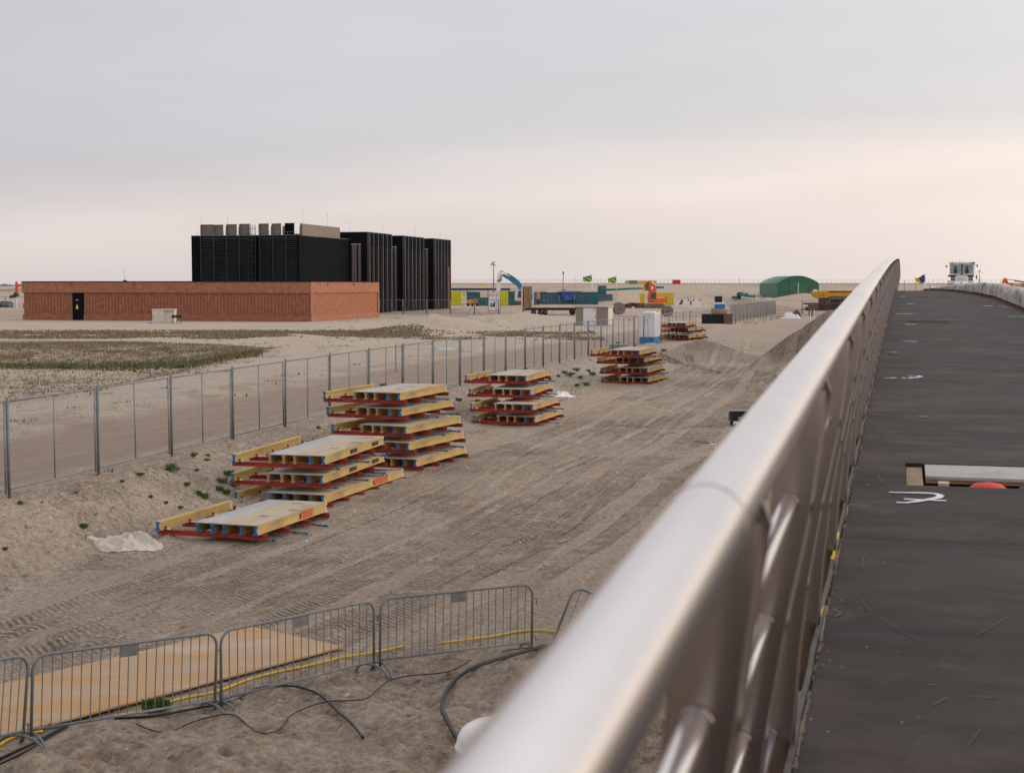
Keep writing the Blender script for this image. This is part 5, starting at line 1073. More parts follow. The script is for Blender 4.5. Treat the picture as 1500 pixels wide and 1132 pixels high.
# black pit
Yp = 160; q = base_at(1028.5, Yp); s_ = Yp/F; o = thing('dark_trench_box', 'long black trench panel between the two grey fences', 'trench box', q); H_ = 13.5*s_
mb = MB(); mb.bb(0, 33*s_, 0, .4, 0, H_); x = .05
while x < 33*s_: mb.bb(x, x+.06, -.03, -.002, 0, H_-.1); x += .16
mb.build('panel', M['black'], o); mb = MB(); mb.bb(-.02, 33.3*s_, -.05, .45, H_+.002, H_+.07); mb.build('top_rail', M['rust'], o)
q = base_at(1062, 158); o = thing('rusty_hopper', 'brown rusty block right of the black trench panel', 'hopper', q); mb = MB(); mb.bb(0, .8, 0, .9, 0, 1.0); mb.bb(-.05, .85, -.05, .95, 1.002, 1.1); mb.bb(.2, .6, -.04, -.002, .3, .7); mb.build('body', M['rust'], o)
# green hangar
Yh = 385; a = at(1138, 437, Yh); q = Vector((a.x, Yh, gz(a.x, Yh)-.4)); q.z = min(q.z, 1.0); s_ = Yh/F; o = thing('green_hangar', 'dark green corrugated hangar with an arched roof and double sliding doors', 'hangar', q, -.02)
W_ = 61*s_; z_ = lambda y: at(1150, y, Yh).z-q.z; HE = z_(415.7); HT = z_(404.3)
arc = [(W_*i/24, HE+(HT-HE)*math.sin(math.pi*i/24)**.85) for i in range(25)]; Dp = 31
mb = MB(); mb.xz([(0, -.5)]+[(0, HE)]+arc[1:-1]+[(W_, HE), (W_, -.5)], 0, Dp)
x = .3
while x < W_:
    zt_ = HE+(HT-HE)*math.sin(math.pi*x/W_)**.85-.1; mb.bb(x, x+.12, -.04, -.002, 0, zt_); x += .45
mb.build('wall', M['green'], o)
mb = MB(); vs = [(x, y, z+.06) for y in (-.15, Dp+.1) for x, z in arc]+[(x, y, z-.02) for y in (-.15, Dp+.1) for x, z in arc]
mb.add(vs, [(i, i+1, 26+i, 25+i) for i in range(24)]+[(50+i, 75+i, 76+i, 51+i) for i in range(24)]+[(i+1, i, 50+i, 51+i) for i in range(24)], True); mb.build('roof', M['greenr'], o)
for x0, x1 in ((.34, .495), (.515, .67)):
    mb = MB(); mb.bb(W_*x0, W_*x1, -.12, -.045, .1, z_(414)); mb.build('sliding_door', M['green'], o)
mb = MB(); mb.bb(W_*.497, W_*.513, -.14, -.046, .1, z_(414)); mb.build('door_post', M['white'], o)
for x in (.33, .675): MB().bb(W_*x, W_*x+.12, -.15, -.05, .1, z_(414)+.1).build('door_post', M['greenr'], o)
mb = MB(); mb.bb(W_*.86, W_*.96, -.10, -.042, .3, z_(424)); mb.build('side_door', M['white'], o)
# green pipes heap
for i, (a, b, c_, d_, r, m_, lb) in enumerate(((1080, 431.5, 1093, 431.5, .35, 'teal', 'teal pipe pointing right on top of the pipe heap by the hangar'), (1073, 436, 1083, 435.5, .32, 'teal', 'short teal pipe at the left end of the pipe heap'), (1092, 433, 1104, 434, .3, 'teal', 'darker teal pipe at the right end of the pipe heap'), (1082, 429.5, 1087, 429.5, .25, 'navy', 'small navy blue drum on the pipe heap'))):
    p, q = at(a, b, 325), at(c_, d_, 326); mb = MB().tube([p, q], r, 12); mb.tube([q, q+(q-p).normalized()*.15], r*1.2, 12); one('green_pipe', mb, M[m_], lb, 'pipe', 'teal pipes heaped left of the hangar')
# yellow machinery
Ym = 240; q = base_at(1190, Ym); s_ = Ym/F; o = thing('drilling_rig_leader', 'long yellow and amber piling leader laid flat beside the handrail', 'machinery', q); z_ = lambda y: at(1200, y, Ym).z-q.z
mb = MB(); mb.xz([(0, z_(430)), (.1, z_(427)), (2.2, z_(425.5)), (7.5, z_(426)), (8.5, z_(430)), (8, z_(437)), (1.0, z_(437)), (.2, z_(434))], 0, 1.6); mb.build('leader', M['amber'], o)
mb = MB()
for k in range(9): mb.tube([(.0+.26*k, -.1, z_(435)), (.15+.26*k, -.1, z_(427.5))], .06, 6)
mb.tube([(-.05, -.12, z_(428)), (2.6, -.12, z_(427.3))], .07, 6); mb.tube([(.1, -.12, z_(434.5)), (2.4, -.12, z_(435))], .07, 6); mb.build('lattice', M['yellow'], o)
mb = MB(); mb.bb(2.6, 8, -.15, -.003, z_(439), z_(434)); mb.build('drive', M['rust'], o); mb = MB(); mb.bb(1.2, 8, .2, 1.4, 0, z_(437)-.003); mb.build('support', M['dark'], o)
mb = MB(); mb.bb(1.8, 7.0, -.14, -.003, z_(427.8), z_(426.8)); mb.build('top_rail', M['dark'], o)
# brown steel stack
Yq = 198; q = base_at(1184, Yq); s_ = Yq/F; o = thing('steel_profile_stack', 'stack of dark brown steel sections lying on bearers below the yellow machinery', 'steel stack', q); z_ = lambda y: at(1200, y, Yq).z-q.z
for k in range(4):
    for i in range(3): MB().bb(0+.12*k*(-1)**k, 5.6, i*.6, i*.6+.5, z_(455)+.27*k, z_(455)+.27*k+.22).build('steel_section', M['brownred'] if k % 2 else M['dark'], o)
for x in (.4, 4): MB().bb(x, x+.3, -.1, 1.8, -.2, z_(455)-.003).build('bearer', M['wood'], o)
mb = MB(); mb.xz([(-1.1, z_(454)), (0, z_(454)), (0, z_(451.5)), (-.9, z_(453))], .1, .7); mb.build('steel_section', M['dark'], o)
# white posts, rags, bags
def marker(px, yb, yt, Y, w, m, label, g=None, nm='marker_post'):
    q = at(px, yb, Y); q.z = gz(q.x, Y); h = at(px, yt, Y).z-q.z; mb = MB(); mb.bb(-w/2, w/2, -w/2, w/2, -.1, h); mb.bb(-w*.4, w*.4, -w*.4, w*.4, h, h+w*.25); one(nm, mb, m, label, 'marker post', g, q)
marker(1187, 465, 454.5, 172, .09, M['white'], 'left one of two white posts under the brown steel stack', 'white marker posts'); marker(1192.5, 465, 454, 172, .09, M['white'], 'right one of two white posts under the brown steel stack', 'white marker posts')
marker(1035, 450.5, 444.5, 250, .12, M['white'], 'short white post between the white skip and the roller', 'white marker posts')
marker(921.5, 439, 432, 300, .12, M['white'], 'short white post left of the yellow container', 'white marker posts')
marker(704.5, 514, 508, 92, .11, M['white'], 'lone low white post at the left in the weeds behind the mesh fence', 'white marker posts'); marker(775, 503, 499.5, 104, .16, M['white'], 'stubby white post behind the fence, the shorter of a pair', 'white marker posts'); marker(792.5, 502.5, 495, 105, .11, M['white'], 'white post behind the fence, the taller of a pair', 'white marker posts')
marker(24.5, 443, 438, 258, .16, M['white'], 'white post before the far fence left of the brick building', 'white marker posts')
marker(580, 535, 504, 73, .05, mat('orange_brown_stake', (.35, .14, .06), .8), 'thin rusty orange stake behind the mesh fence', None, 'wooden_stake')
def crumple(nm, c_, sx, sy, h, m, label, cat, n=44, seed=0, rz=0):
    mb = MB(); vs = []
    for j in range(n+1):
        for i in range(n+1):
            u, v = i/n*2-1, j/n*2-1; r = math.hypot(u, v); k = max(abs(u), abs(v)); f = k/r if r else 1
            x, y = u*f, v*f; rr = math.hypot(x, y); A1 = lambda s, q_: float(fbm(np.array([x*s+seed]), np.array([y*s+q_+seed]), 1, 3, .55)[0])
            ed = 1+.22*float(fbm(np.array([math.atan2(y, x)*1.6+seed]), np.array([seed+3.]), 1, 3)[0]); rg = 1-abs(A1(1.25, 5))*3.2
            z = h*max(0, (1-rr**2.5))*(.18+.82*max(0, rg)**1.4)+.14*h*A1(3.2, 2)*max(0, 1-rr)+.01; px_, py_ = x*sx*ed+.06*sx*A1(4, 11), y*sy*ed+.06*sy*A1(4, 31)
            wx_, wy_ = c_[0]+px_*math.cos(rz)-py_*math.sin(rz), c_[1]+px_*math.sin(rz)+py_*math.cos(rz); vs.append((px_, py_, z+gz(wx_, wy_)-c_[2]))
    mb.add(vs, [(j*(n+1)+i, j*(n+1)+i+1, (j+1)*(n+1)+i+1, (j+1)*(n+1)+i) for j in range(n) for i in range(n)], True); return one(nm, mb, m, label, cat, None, c_, rz)
q = gpt(187, 803); crumple('crumpled_canvas', q, .76, .68, .33, M['cloth'], 'crumpled dirty white canvas heaped on the sand left of the single formwork table', 'canvas', 64, 3.3, .1)
q = gpt(825, 580); crumple('white_rag', q, .55, .45, .22, M['white'], 'small crumpled white plastic sheet right of the four-high stack', 'plastic sheet', 26, 8.1)
q = base_at(1155, 184); crumple('rubble_bag', q, .9, .8, 1.0, M['white'], 'white rubble bag slumped by the end of the dense fence', 'bag', 24, 5.)
q = base_at(1165, 184); crumple('rubble_bag', q, .8, .8, .6, M['white'], 'flatter white rubble bag right beside the first bag', 'bag', 24, 15.)
q = base_at(1166, 188); crumple('dark_bag', q, .8, .7, 1.2, M['rust'], 'brown lump of debris behind the white rubble bags', 'debris', 20, 25.)
q = gpt(652, 512); crumple('plastic_scrap', q, .7, .5, .15, mat('bluish_plastic', (.42, .47, .50), .6), 'flat bluish plastic scrap behind the mesh fence', 'plastic sheet', 20, 35.)
# concrete slabs behind the fourth stack
q = gpt(894, 513); s_ = q.y/F; o = thing('slab_pallet', 'pale grey concrete slabs stacked behind the fourth formwork stack', 'slabs', q, .05)
for k in range(3): MB().bb(0, 27*s_, 0, 1.0, .02+k*.13, .12+k*.13).build('slab', mat('slab_grey', (.30, .30, .31), .8, 0, .1, 3), o)
# white and blue cabin
Yc = 104; q = at(937, 503, Yc); q.z = gz(q.x+.5, Yc)-.05; s_ = Yc/F; z_ = lambda y: at(945, y, Yc).z-q.z; o = thing('toilet_cabin', 'narrow white steel cabin with a bright blue base in front of the fence', 'cabin', q, -.27)
W_ = 21.5*s_; HH = z_(458); mb = MB(); mb.bb(0, W_, 0, 2.2, z_(493.5), HH-.04)
for k in range(3): mb.bb(W_*(.12+.28*k), W_*(.26+.28*k), -.02, -.002, z_(492), HH-.15)
for k in range(8): mb.bb(W_+.002, W_+.025, .1+.26*k, .22+.26*k, z_(492), HH-.15)
mb.build('upper_wall', M['white'], o)
mb = MB(); mb.bb(-.01, W_+.01, -.01, 2.21, 0, z_(493.5)-.003)
for k in range(3): mb.bb(W_*(.12+.28*k), W_*(.26+.28*k), -.03, -.012, .1, z_(494.5))
mb.build('base_wall', M['blue'], o); mb = MB()
for x in (0, W_): 
    for y in (0, 2.2): mb.bb(x-.05, x+.05, y-.05, y+.05, z_(493.2), HH+.03)
mb.bb(0, W_, -.04, .04, HH-.07, HH+.0); mb.bb(W_-.04, W_+.04, 0, 2.2, HH-.07, HH+.001); mb.bb(W_*.2, W_*.8, .3, 1.8, HH-.038, HH+.06); mb.build('frame', M['white'], o)
mb = MB(); mb.xz([(W_*.38, z_(470)), (W_*.52, z_(470)), (W_*.45, z_(467))], -.035, -.022); mb.build('warning_sign', M['amber'], o)
# black pump by the handrail
q = gpt(1071, 624); s_ = q.y/F; o = thing('black_pump', 'black pump unit with a red hubbed white reel, half hidden by the handrail', 'pump', q, .05)
mb = MB(); mb.bb(0, .62, 0, .5, .16, .48); mb.bb(.05, .62, .02, .48, .482, .52); mb.build('housing', M['black'], o); mb = MB(); mb.bb(.02, .62, 0, .5, .521, .545); mb.build('lid', M['steel'], o)
for x in (.08, .5): MB().lathe((x, -.05, .13), [(.12, 0), (.12, .08)], 14, 'y').build('wheel', M['black'], o)
mb = MB(); mb.lathe((.13, -.12, .10), [(.085, 0), (.085, .04)], 16, 'y'); mb.mi = 1; mb.lathe((.13, -.135, .10), [(.03, 0), (.03, .02)], 10, 'y'); mb.build('reel', [M['white'], M['redp']], o)
mb = MB(); mb.lathe((.30, -.12, .24), [(.1, 0), (.1, .05)], 14, 'y'); mb.mi = 1; mb.bb(.22, .38, -.13, -.1, .31, .34); mb.build('gauge', [M['steel'], M['amber']], o)
q = gpt(1043, 652); o = thing('cable_end', 'scrap of white and yellow strap on the sand by the handrail', 'strap', q)
mb = MB(); mb.tube([(-.12, 0, .01), (-.02, .05, .03), (.12, .1, .02)], .02, 6); mb.build('white_strap', M['white'], o); mb = MB(); mb.tube([(-.05, .1, .02), (.15, .12, .02)], .014, 6); mb.mi = 1; mb.tube([(.05, .12, .03), (.09, .22, .16)], .03, 6); mb.build('yellow_strap', [M['foam'], M['wood']], o)
cable('thin_wire', [(1016, 646), (1030, 648), (1043, 651)], .012, M['dark'], 'thin dark wire leading to the white and yellow strap', 'wire')
# ------------------------------------------------------------------ beyond the bridge crest
Yw = 122; gW = 4.0; q = Vector((at(1387, 420, Yw).x, Yw, gW)); s_ = Yw/F; z_ = lambda y: at(1400, y, Yw).z-gW; X_ = lambda px: (px-1387)*s_
o = thing('white_works_truck', 'white works vehicle with a wide two-pane windscreen facing us beyond the crest', 'truck', q, -.288)
mb = MB(); mb.bb(X_(390-0+1000), X_(1425), 0, 2.2, z_(403), z_(386.5)); mb.build('cab', M['white'], o); cb = bpy.data.objects[COL.objects[-1].name] if False else [x for x in COL.objects if x.parent == o][-1]
for a, b in ((1391.5, 1405.6), (1409, 1422.5)): mb = MB(); mb.bb(X_(a), X_(b), -.03, -.003, z_(400.8), z_(388)); mb.build('windscreen', M['glassg'], cb)
for a in (1396, 1412):
    mb = MB(); mb.bb(X_(a), X_(a+5), -.05, -.032, z_(400.5), z_(395)); mb.bb(X_(a+1.2), X_(a+3.6), -.05, -.033, z_(395), z_(390)); mb.build('seat', M['dark'], cb)
mb = MB(); mb.bb(X_(1406.4), X_(1408.2), -.06, -.003, z_(403), z_(384.5)); mb.build('door_pillar', M['dark'], cb)
mb = MB(); mb.bb(X_(1389.5), X_(1425.5), -.08, 2.3, z_(386.5)+.003, z_(384.2)); mb.build('roof', M['white'], cb)
for a in (1393.5, 1421.5, 1424): mb = MB(); mb.bb(X_(a)-.05, X_(a)+.06, -.14, -.083, z_(386), z_(384.8)); mb.build('lamp', M['dark'], cb)
mb = MB(); mb.bb(X_(1388), X_(1424), -.1, 2.4, z_(405.5), z_(403)-.003); mb.build('bumper_frame', M['dark'], o)
mb = MB(); mb.xz([(X_(1399), z_(413)), (X_(1416), z_(413)), (X_(1416), z_(405)), (X_(1413), z_(403.5)), (X_(1401), z_(403.5)), (X_(1399), z_(405))], -.5, -.103); mb.build('bonnet', M['white'], o)
mb = MB()
for k in range(5): mb.bb(X_(1403.5)+k*.09*1.0, X_(1403.5)+k*.09+.06, -.51, -.502, z_(409.7), z_(409.0))
mb.bb(X_(1401.4), X_(1401.7), -.51, -.502, z_(410), z_(408.3)); mb.build('lettering', M['navy'], o)
for a, b in ((1392, 1398.5), (1416.5, 1423)): mb = MB(); mb.bb(X_(a), X_(b), -.3, -.104, z_(413.5), z_(405.8)); mb.build('grille', M['dark'], o); mb = MB(); mb.bb(X_(a)+.06, X_(b)-.06, -.34, -.302, z_(409.5), z_(406.8)); mb.build('headlight', M['glassg'], o)
mb = MB(); mb.bb(X_(1387.5), X_(1398), -.35, 2, z_(415.8), z_(411)); mb.bb(X_(1417), X_(1424), -.35, 2, z_(415.8), z_(411)); mb.build('fender', M['white'], o)
mb = MB(); mb.bb(X_(1387.5), X_(1424), -.2, 4, z_(421), z_(415.8)-.003); mb.build('chassis', M['dark'], o)
for a in (1391, 1420): MB().lathe((X_(a)-.2, .4, .5), [(.2, 0), (.5, .0), (.5, .4), (.2, .4)], 20, 'x').build('wheel', M['black'], o)
for a, zc in ((1385.4, 390.5), (1428.5, 389.5), (1427.8, 406)):
    mb = MB(); mb.box((X_(a), -.15, z_(zc)), (.09, .08, .24 if zc < 400 else .34)); mb.bar((X_(a), -.1, z_(zc)), (X_(1389) if a < 1400 else X_(1425), 0, z_(zc)+.05), .03, .03); mb.build('mirror', M['black'], o)
mb = MB(); mb.bb(X_(1386), X_(1392), -.4, .6, z_(425), z_(420.5)); mb.bb(X_(1405), X_(1409), -.5, -.3, z_(416), z_(413.8)); mb.build('blue_box', M['blue'], o)
MB().tube([(X_(1404), .5, z_(384.2)), (X_(1404.5), .5, z_(380.5))], .012, 5).build('aerial', M['dark'], o)
q = Vector((at(1357, 424, 108).x, 108, 4.0)); s_ = 108/F; X_ = lambda px: (px-1357)*s_; z_ = lambda y: at(1400, y, 108).z-4.0; o = thing('low_trailer', 'small dark trailer with a white rounded cover beyond the bridge crest', 'trailer', q)
mb = MB(); mb.xz([(X_(1356), z_(424)), (X_(1369), z_(421.5)), (X_(1372), z_(422)), (X_(1370), z_(425.5)), (X_(1356), z_(426.5))], 0, .3); mb.build('drawbar', mat('slate_blue', (.05, .07, .10), .6), o)
mb = MB(); mb.xz([(X_(1367), z_(423.3)), (X_(1368), z_(420.6)), (X_(1371), z_(419.6)), (X_(1385), z_(420.2)), (X_(1385), z_(423.3))], 0, 1.5); mb.build('cover', M['white'], o)
mb = MB(); mb.bb(X_(1370), X_(1386), .1, 1.4, .4, z_(423.3)-.003); mb.build('frame', M['dark'], o); mb = MB(); mb.bb(X_(1377), X_(1385), -.2, -.003, .3, z_(425)); mb.build('panel', M['lime'], o)
for a in (1358, 1374): MB().lathe((X_(a), -.1, z_(425.5)), [(.13, 0), (.13, .2)], 14, 'y').build('wheel', M['black'], o)
mb = MB(); mb.bb(X_(1361.6), X_(1362.8), 0, .1, z_(424), z_(419.5)); mb.build('jack_post', M['dark'], o)
# wind turbine
q = base_at(1433.6, 1400); s_ = 1400/F; o = thing('wind_turbine', 'distant pale wind turbine right of the works truck', 'wind turbine', q); zt_ = at(1433, 397.3, 1400).z-q.z; m_ = mat('pale_turbine', (.60, .62, .66), .5)
MB().tube([(0, 0, 0), (0, 0, zt_)], [.75, .45], 10).build('tower', m_, o); MB().bb(-1.6, .8, -.5, .5, zt_-.4, zt_+.5).build('nacelle', m_, o)
for a in (.12, 2.2, 4.3): MB().tube([(0, -.8, zt_), (math.sin(a)*5.5, -.8, zt_+math.cos(a)*5.5)], [.22, .07], 6).build('blade', m_, o)
# orange arm on the right
Yz = 112; q = Vector((at(1468, 418, Yz).x, Yz, 3.2)); o = thing('orange_crane_arm', 'orange excavator arm reaching in from the right edge behind the wrapped parapet', 'excavator', q); s_ = Yz/F; X_ = lambda px: (px-1468)*s_; z_ = lambda y: at(1480, y, Yz).z-3.2
mb = MB(); mb.xz([(X_(1469), z_(416.5)), (X_(1470.5), z_(409.5)), (X_(1473), z_(407)), (X_(1475), z_(410)), (X_(1477), z_(414)), (X_(1476), z_(418)), (X_(1470), z_(417))], 0, .35); mb.build('boom_head', M['orange'], o)
mb = MB(); mb.xz([(X_(1476), z_(414.2)), (X_(1485), z_(414.5)), (X_(1530), z_(416)), (X_(1560), z_(424)), (X_(1560), z_(430)), (X_(1520), z_(422.5)), (X_(1485), z_(419)), (X_(1475), z_(418))], .02, .33); mb.build('boom', M['orange'], o)
mb = MB(); mb.tube([(X_(1474), -.03, z_(409)), (X_(1500), -.03, z_(413))], .025, 6); mb.tube([(X_(1485), -.05, z_(411)), (X_(1515), -.05, z_(416))], .05, 8); mb.build('cylinder', M['dark'], o); mb = MB(); mb.bb(X_(1484), X_(1496), -.01, .018, z_(417.5), z_(416)); mb.build('pale_plate', M['white'], o)
for i in range(2):
    mb = MB(); mb.xz([(X_(1555), -.0), (X_(1600), 0), (X_(1600), z_(424)), (X_(1560), z_(424))], -.6+i*.9, -.5+i*.9+.3); mb.build('house', M['orange'], o)
# far left excavator and heaps
Yl = 262; q = base_at(26, Yl); s_ = Yl/F; X_ = lambda px: (px-26)*s_; z_ = lambda y: at(26, y, Yl).z-q.z; o = thing('orange_excavator', 'orange excavator arm with bucket sticking out left of the brick building', 'excavator', q)
mb = MB(); mb.xz([(X_(23), z_(429)), (X_(23.2), z_(414)), (X_(24.5), z_(411.8)), (X_(26), z_(414)), (X_(26.6), z_(426)), (X_(25), z_(430))], 0, .5); mb.build('stick', M['orange'], o)
mb = MB(); mb.xz([(X_(26), z_(416)), (X_(33), z_(417.5)), (X_(48), z_(422)), (X_(52), z_(432)), (X_(45), z_(432)), (X_(33), z_(419.8)), (X_(26.5), z_(419.5))], .05, .45); mb.build('boom', M['orange'], o)
mb = MB(); mb.xz([(X_(22.6), z_(428)), (X_(25.5), z_(429)), (X_(26.5), z_(434)), (X_(20), z_(436)), (X_(15), z_(437)), (X_(15), z_(433.5)), (X_(21), z_(431.5))], -.3, .9); mb.build('bucket', M['dark'], o)
mb = MB(); mb.bb(X_(40), X_(62), -.8, 1.8, .9, 2.6); mb.build('house', M['orange'], o)
for y in (-1, 1.4): mb = MB(); mb.bb(X_(37), X_(64), y, y+.6, 0, .88); mb.build('track', M['dark'], o)
for i, (a, b) in enumerate(((-14, 2), (3, 9), (9.5, 15))):
    q = base_at(a, 272); mb = MB(); W_ = (b-a)*272/F; h_ = at(0, 430.5, 272).z-q.z
    for k in range(3): mb.tube([(0, k*.8, .4+.3*(k % 2)), (W_, k*.8, .4+.3*(k % 2))], .45, 10)
    one('pipe_bundle', mb, mat('grey_blue_pipe', (.09, .11, .16), .5, 0, .3, 2), ['bundle of grey blue pipes at the left edge of the photo', 'small middle bundle of grey blue pipes left of the orange bucket', 'bundle of grey blue pipes touching the orange excavator bucket'][i], 'pipes', 'grey blue pipes left of the brick building', q)
# distant tree line at left, haze painted into its blue-grey colour
mb = MB()
for i in range(130):
    x = -1300+i*7.5+random.uniform(-3, 3); h = random.uniform(2.5, 7); mb.lathe((x, 3000+random.uniform(-60, 60), 0), [(4, 0), (8, h*.3), (9, h*.6), (6.5, h*.85), (1, h)], 7)
tag(mb.build('tree_line', mat('blue_grey_woodland', (.24, .28, .32), .9)), kind='stuff', label='faint blue grey tree line on the left horizon', cat='woodland')
# ------------------------------------------------------------------ weeds, grass, stones
def tuft(mb, p, h, n, sp=.5, wd=.02):
    for i in range(n):
        a = random.random()*6.283; l = h*random.uniform(.5, 1.1); o_ = sp*h*random.random(); b = Vector(p)+Vector((math.cos(a)*o_, math.sin(a)*o_, 0)); a2 = a+random.uniform(-.8, .8)
        tip = b+Vector((math.cos(a2)*l*.5, math.sin(a2)*l*.5, l)); md = b.lerp(tip, .55)+Vector((0, 0, l*.12)); sd = Vector((-math.sin(a2), math.cos(a2), 0))*wd*random.uniform(.6, 1.2)
        mb.add([b-sd*.4, b+sd*.4, md+sd, tip, md-sd], [(0, 1, 2, 3, 4)])
WE = [(228, 1040, .34, 'bushy green weed growing at the foot of the second barrier'), (206, 695, .16, 'green weed at the top of the sand bank by the fence'), (180, 706, .09, 'tiny weed on the upper sand bank left of the bigger one'), (274, 713, .2, 'pale green weed on the bank left of the first stack'), (290, 717, .18, 'dark green weed next to the pale one left of the first stack'), (300, 731, .26, 'darkest and largest weed clump behind the single table'), (322, 718, .24, 'olive weed clump at the left foot of the three-high stack'), (331, 724, .26, 'dull weed clump touching the left end of the three-high stack'), (284, 680, .2, 'weed below the fence, left of the three-high stack'), (303, 683, .14, 'small flat weed below the fence near the three-high stack'), (289, 689, .11, 'little weed on the slope under the fence panels'), (123, 775, .2, 'lone weed on the open sand slope above the canvas'), (8, 808, .12, 'small weed at the left edge of the sand slope'), (30, 738, .13, 'weed at the foot of the leftmost fence post'), (467, 630, .15, 'green weed on the berm just left of the five-high stack'), (62, 745, .06, 'tiny sprout on the bank close to the fence foot'), (305, 665, .1, 'weed right at the fence foot above the bank'), (827, 548, .3, 'green weed on the bank right of the third stack'), (835, 552, .42, 'larger dark weed on the bank between third and fourth stacks'), (818, 556, .22, 'pale weed on the bank just above the white rag'), (805, 560, .2, 'small weed at the top right of the third stack'), (700, 578, .2, 'weed on the berm above the third stack'), (972, 515, .4, 'dry weed near the foot of the white and blue cabin'), (264, 745, .14, 'grassy sprout on the sand slope left of the single table'), (33, 1000, .0, ''), (222, 735, .12, 'thin grass sprout on the middle of the sand slope'), (243, 738, .13, 'thin pale grass sprout beside another on the sand slope'), (645, 700, 0, '')]
for k_, (px_, py_) in enumerate(((845, 544), (850, 558), (862, 538), (868, 550), (700, 590), (672, 600), (665, 612), (335, 700), (326, 708), (250, 690), (560, 566), (770, 545), (905, 505), (930, 507), (845, 566), (858, 565), (342, 712))): WE.append((px_, py_, .28 if k_ % 3 else .4, 'low weed growing on the sand bank between the fence and the formwork stacks'))
for px, py, h, lb in WE:
    if not lb: continue
    h *= .48 if py > 1000 else .55
    p = gpt(px, py); mb = MB(); big = py > 1000; tuft(mb, (0, 0, 0), h, 60 if big else 60, .7 if 'sprout' not in lb else .4, .008)
    for i in range(130 if big else 12): a = random.random()*6.28; r_ = h*random.random(); tuft(mb, (math.cos(a)*r_*1.1, math.sin(a)*r_*.8, h*random.random()*.5), h*random.uniform(.2, .5), 8, .6, .012)
    one('weed_plant', mb, M['leaf'], lb, 'weed', 'low weeds between the fence and the stacks' if lb.startswith('low weed') else 'weeds on the sand banks', p, 0)
# dry grass: nobody could count it
def scatter(n, xr, yr, keep, h0, h1, name, m, label, wd=.03, blades=3):
    mb = MB(); x = RNG.uniform(*xr, n*6); y = RNG.uniform(*yr, n*6); k = keep(x, y)*1.; s_ = RNG.rand(n*6) < k; x, y = x[s_][:n], y[s_][:n]; z = Hfine(x, y)
    for a, b, c_ in zip(x, y, z):
        h = random.uniform(h0, h1)
        for i in range(blades):
            an = random.random()*6.28; dx, dy = math.cos(an), math.sin(an); ww = wd*random.uniform(.6, 1.4); ox, oy = random.gauss(0, .10), random.gauss(0, .10)
            mb.v += [(a+ox-dy*ww, b+oy+dx*ww, c_-.02), (a+ox+dy*ww, b+oy-dx*ww, c_-.02), (a+ox+dx*h*.5, b+oy+dy*h*.5, c_+h*random.uniform(.7, 1.1))]; j = len(mb.v); mb.f.append((j-3, j-2, j-1)); mb.m.append(0); mb.s.append(False)
    return tag(mb.build(name, m), label, 'grass', None, 'stuff')
def kh(x, y): sd_ = polysd(x, y, HOL); nn = fbm(x, y, .22, 4, .6); return ss(1., -2., sd_+2*nn)*(.10+.60*ss(84, 93, y+7*nn))*(.25+.75*ss(-.25, .3, fbm(x, y, .5, 4, .6)))
scatter(24000, (-42, -10), (50, 108), kh, .05, .17, 'dry_grass', M['dry'], 'dry brown grass covering the hollow left of the dirt road')
def kg(x, y): sd_ = polysd(x, y, HOL); return (sd_ < 0)*np.exp(-((y-87.5-2.5*fbm(x, y, .1, 2))/3)**2)*ss(-.1, .4, fbm(x, y, .16, 3))
scatter(3200, (-45, -12), (78, 108), kg, .10, .30, 'green_grass', M['greeng'], 'darker green grass along the far foot of the hollow', .05)
def kb(x, y): nn = fbm(x, y, .22, 4, .6); return (ss(114, 118, y+3*nn)*(1-ss(130, 137, y+5*nn))*ss(-.35, .15, nn)*(x < -8)+.6*ss(112, 118, y+4*nn)*(1-ss(128, 134, y+4*nn))*ss(-.1, .25, nn)*(x >= -8))
scatter(15000, (-55, 7), (110, 138), kb, .08, .26, 'dry_grass', M['dry'], 'band of dry grass and low weeds between the sand tracks before the brick building', .05)
def kf(x, y): return (fence_d(x, y) < -7)*ss(.25, .45, fbm(x, y, .5, 3, .6))*.5+(np.abs(fence_d(x, y)-.8) < .9)*.10*ss(0, .4, fbm(x, y, .9, 3, .6))+.35*(polysd(x, y, [(23.2, 158), (26, 156), (37, 196), (42, 206), (37, 206)]) < 0)
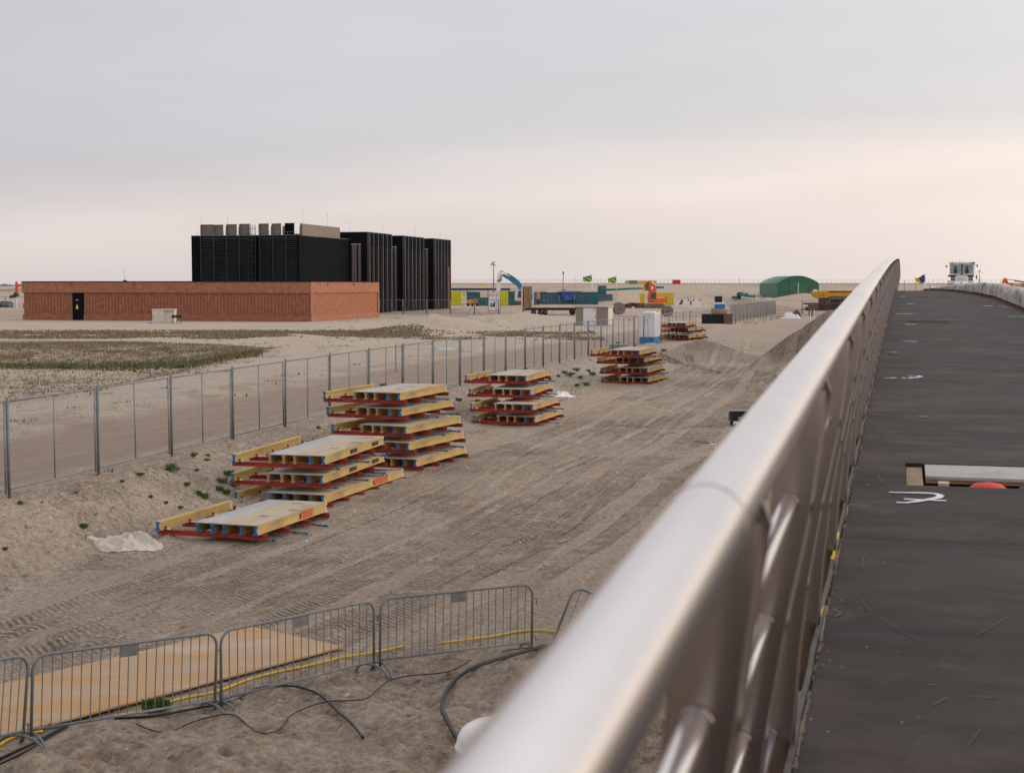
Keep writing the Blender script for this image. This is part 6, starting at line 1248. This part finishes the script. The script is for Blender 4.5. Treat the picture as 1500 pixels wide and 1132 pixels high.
scatter(6000, (-24, 44), (28, 210), kf, .04, .14, 'low_weeds', M['greeng'], 'sparse low green weeds along the fences', .04)
mb = MB(); n_ = 5200; x = RNG.uniform(-11, 9, n_); y = 14.5+RNG.rand(n_)**1.6*50; z = Hfine(x, y)
for a, b, c_ in zip(x, y, z):
    r_ = random.uniform(.006, .02)*(1+.02*b)*(2. if random.random() < .03 else 1); mb.add([(a-r_, b, c_), (a, b-r_*.9, c_), (a+r_*.9, b, c_), (a, b+r_, c_), (a+r_*.1, b, c_+r_*.8)], [(0, 1, 4), (1, 2, 4), (2, 3, 4), (3, 0, 4)])
tag(mb.build('pebbles', mat('mixed_pebbles', (.17, .13, .10), .9, 0, scale=7, col2=(.52, .46, .40))), 'small pebbles and clods strewn over the dirt yard', 'pebbles', None, 'stuff')
mb = MB(); n_ = 5000; x = RNG.uniform(-7, 2.2, n_); y = RNG.uniform(14.5, 21, n_); k = fbm(x, y, .7, 3) > .05; x, y = x[k], y[k]; z = Hfine(x, y)
for a, b, c_ in zip(x, y, z):
    r_ = random.uniform(.008, .03); mb.add([(a-r_, b, c_), (a, b-r_*.9, c_), (a+r_*.9, b, c_), (a, b+r_, c_), (a+r_*random.uniform(-.4, .4), b, c_+r_*.9)], [(0, 1, 4), (1, 2, 4), (2, 3, 4), (3, 0, 4)], True)
n_ = 9000; y = RNG.uniform(24, 75, n_); d_ = RNG.uniform(.1, 4.0, n_); x = FX0+FS*y+d_/.9635; k = fbm(x, y, .75, 5, .6) < .0; x, y = x[k], y[k]; z = Hfine(x, y)
for a, b, c_ in zip(x, y, z):
    r_ = random.uniform(.012, .045)*random.uniform(.5, 1.2); mb.add([(a-r_, b, c_), (a, b-r_*.9, c_), (a+r_*.9, b, c_), (a, b+r_, c_), (a+r_*random.uniform(-.4, .4), b, c_+r_*.9)], [(0, 1, 4), (1, 2, 4), (2, 3, 4), (3, 0, 4)], True)
tag(mb.build('soil_clods', mat('clod_soil', (.22, .17, .135), .95, 0, .25, 5, bump=.3)), 'crumbly clods on the churned sand and on the bank', 'soil', None, 'stuff')
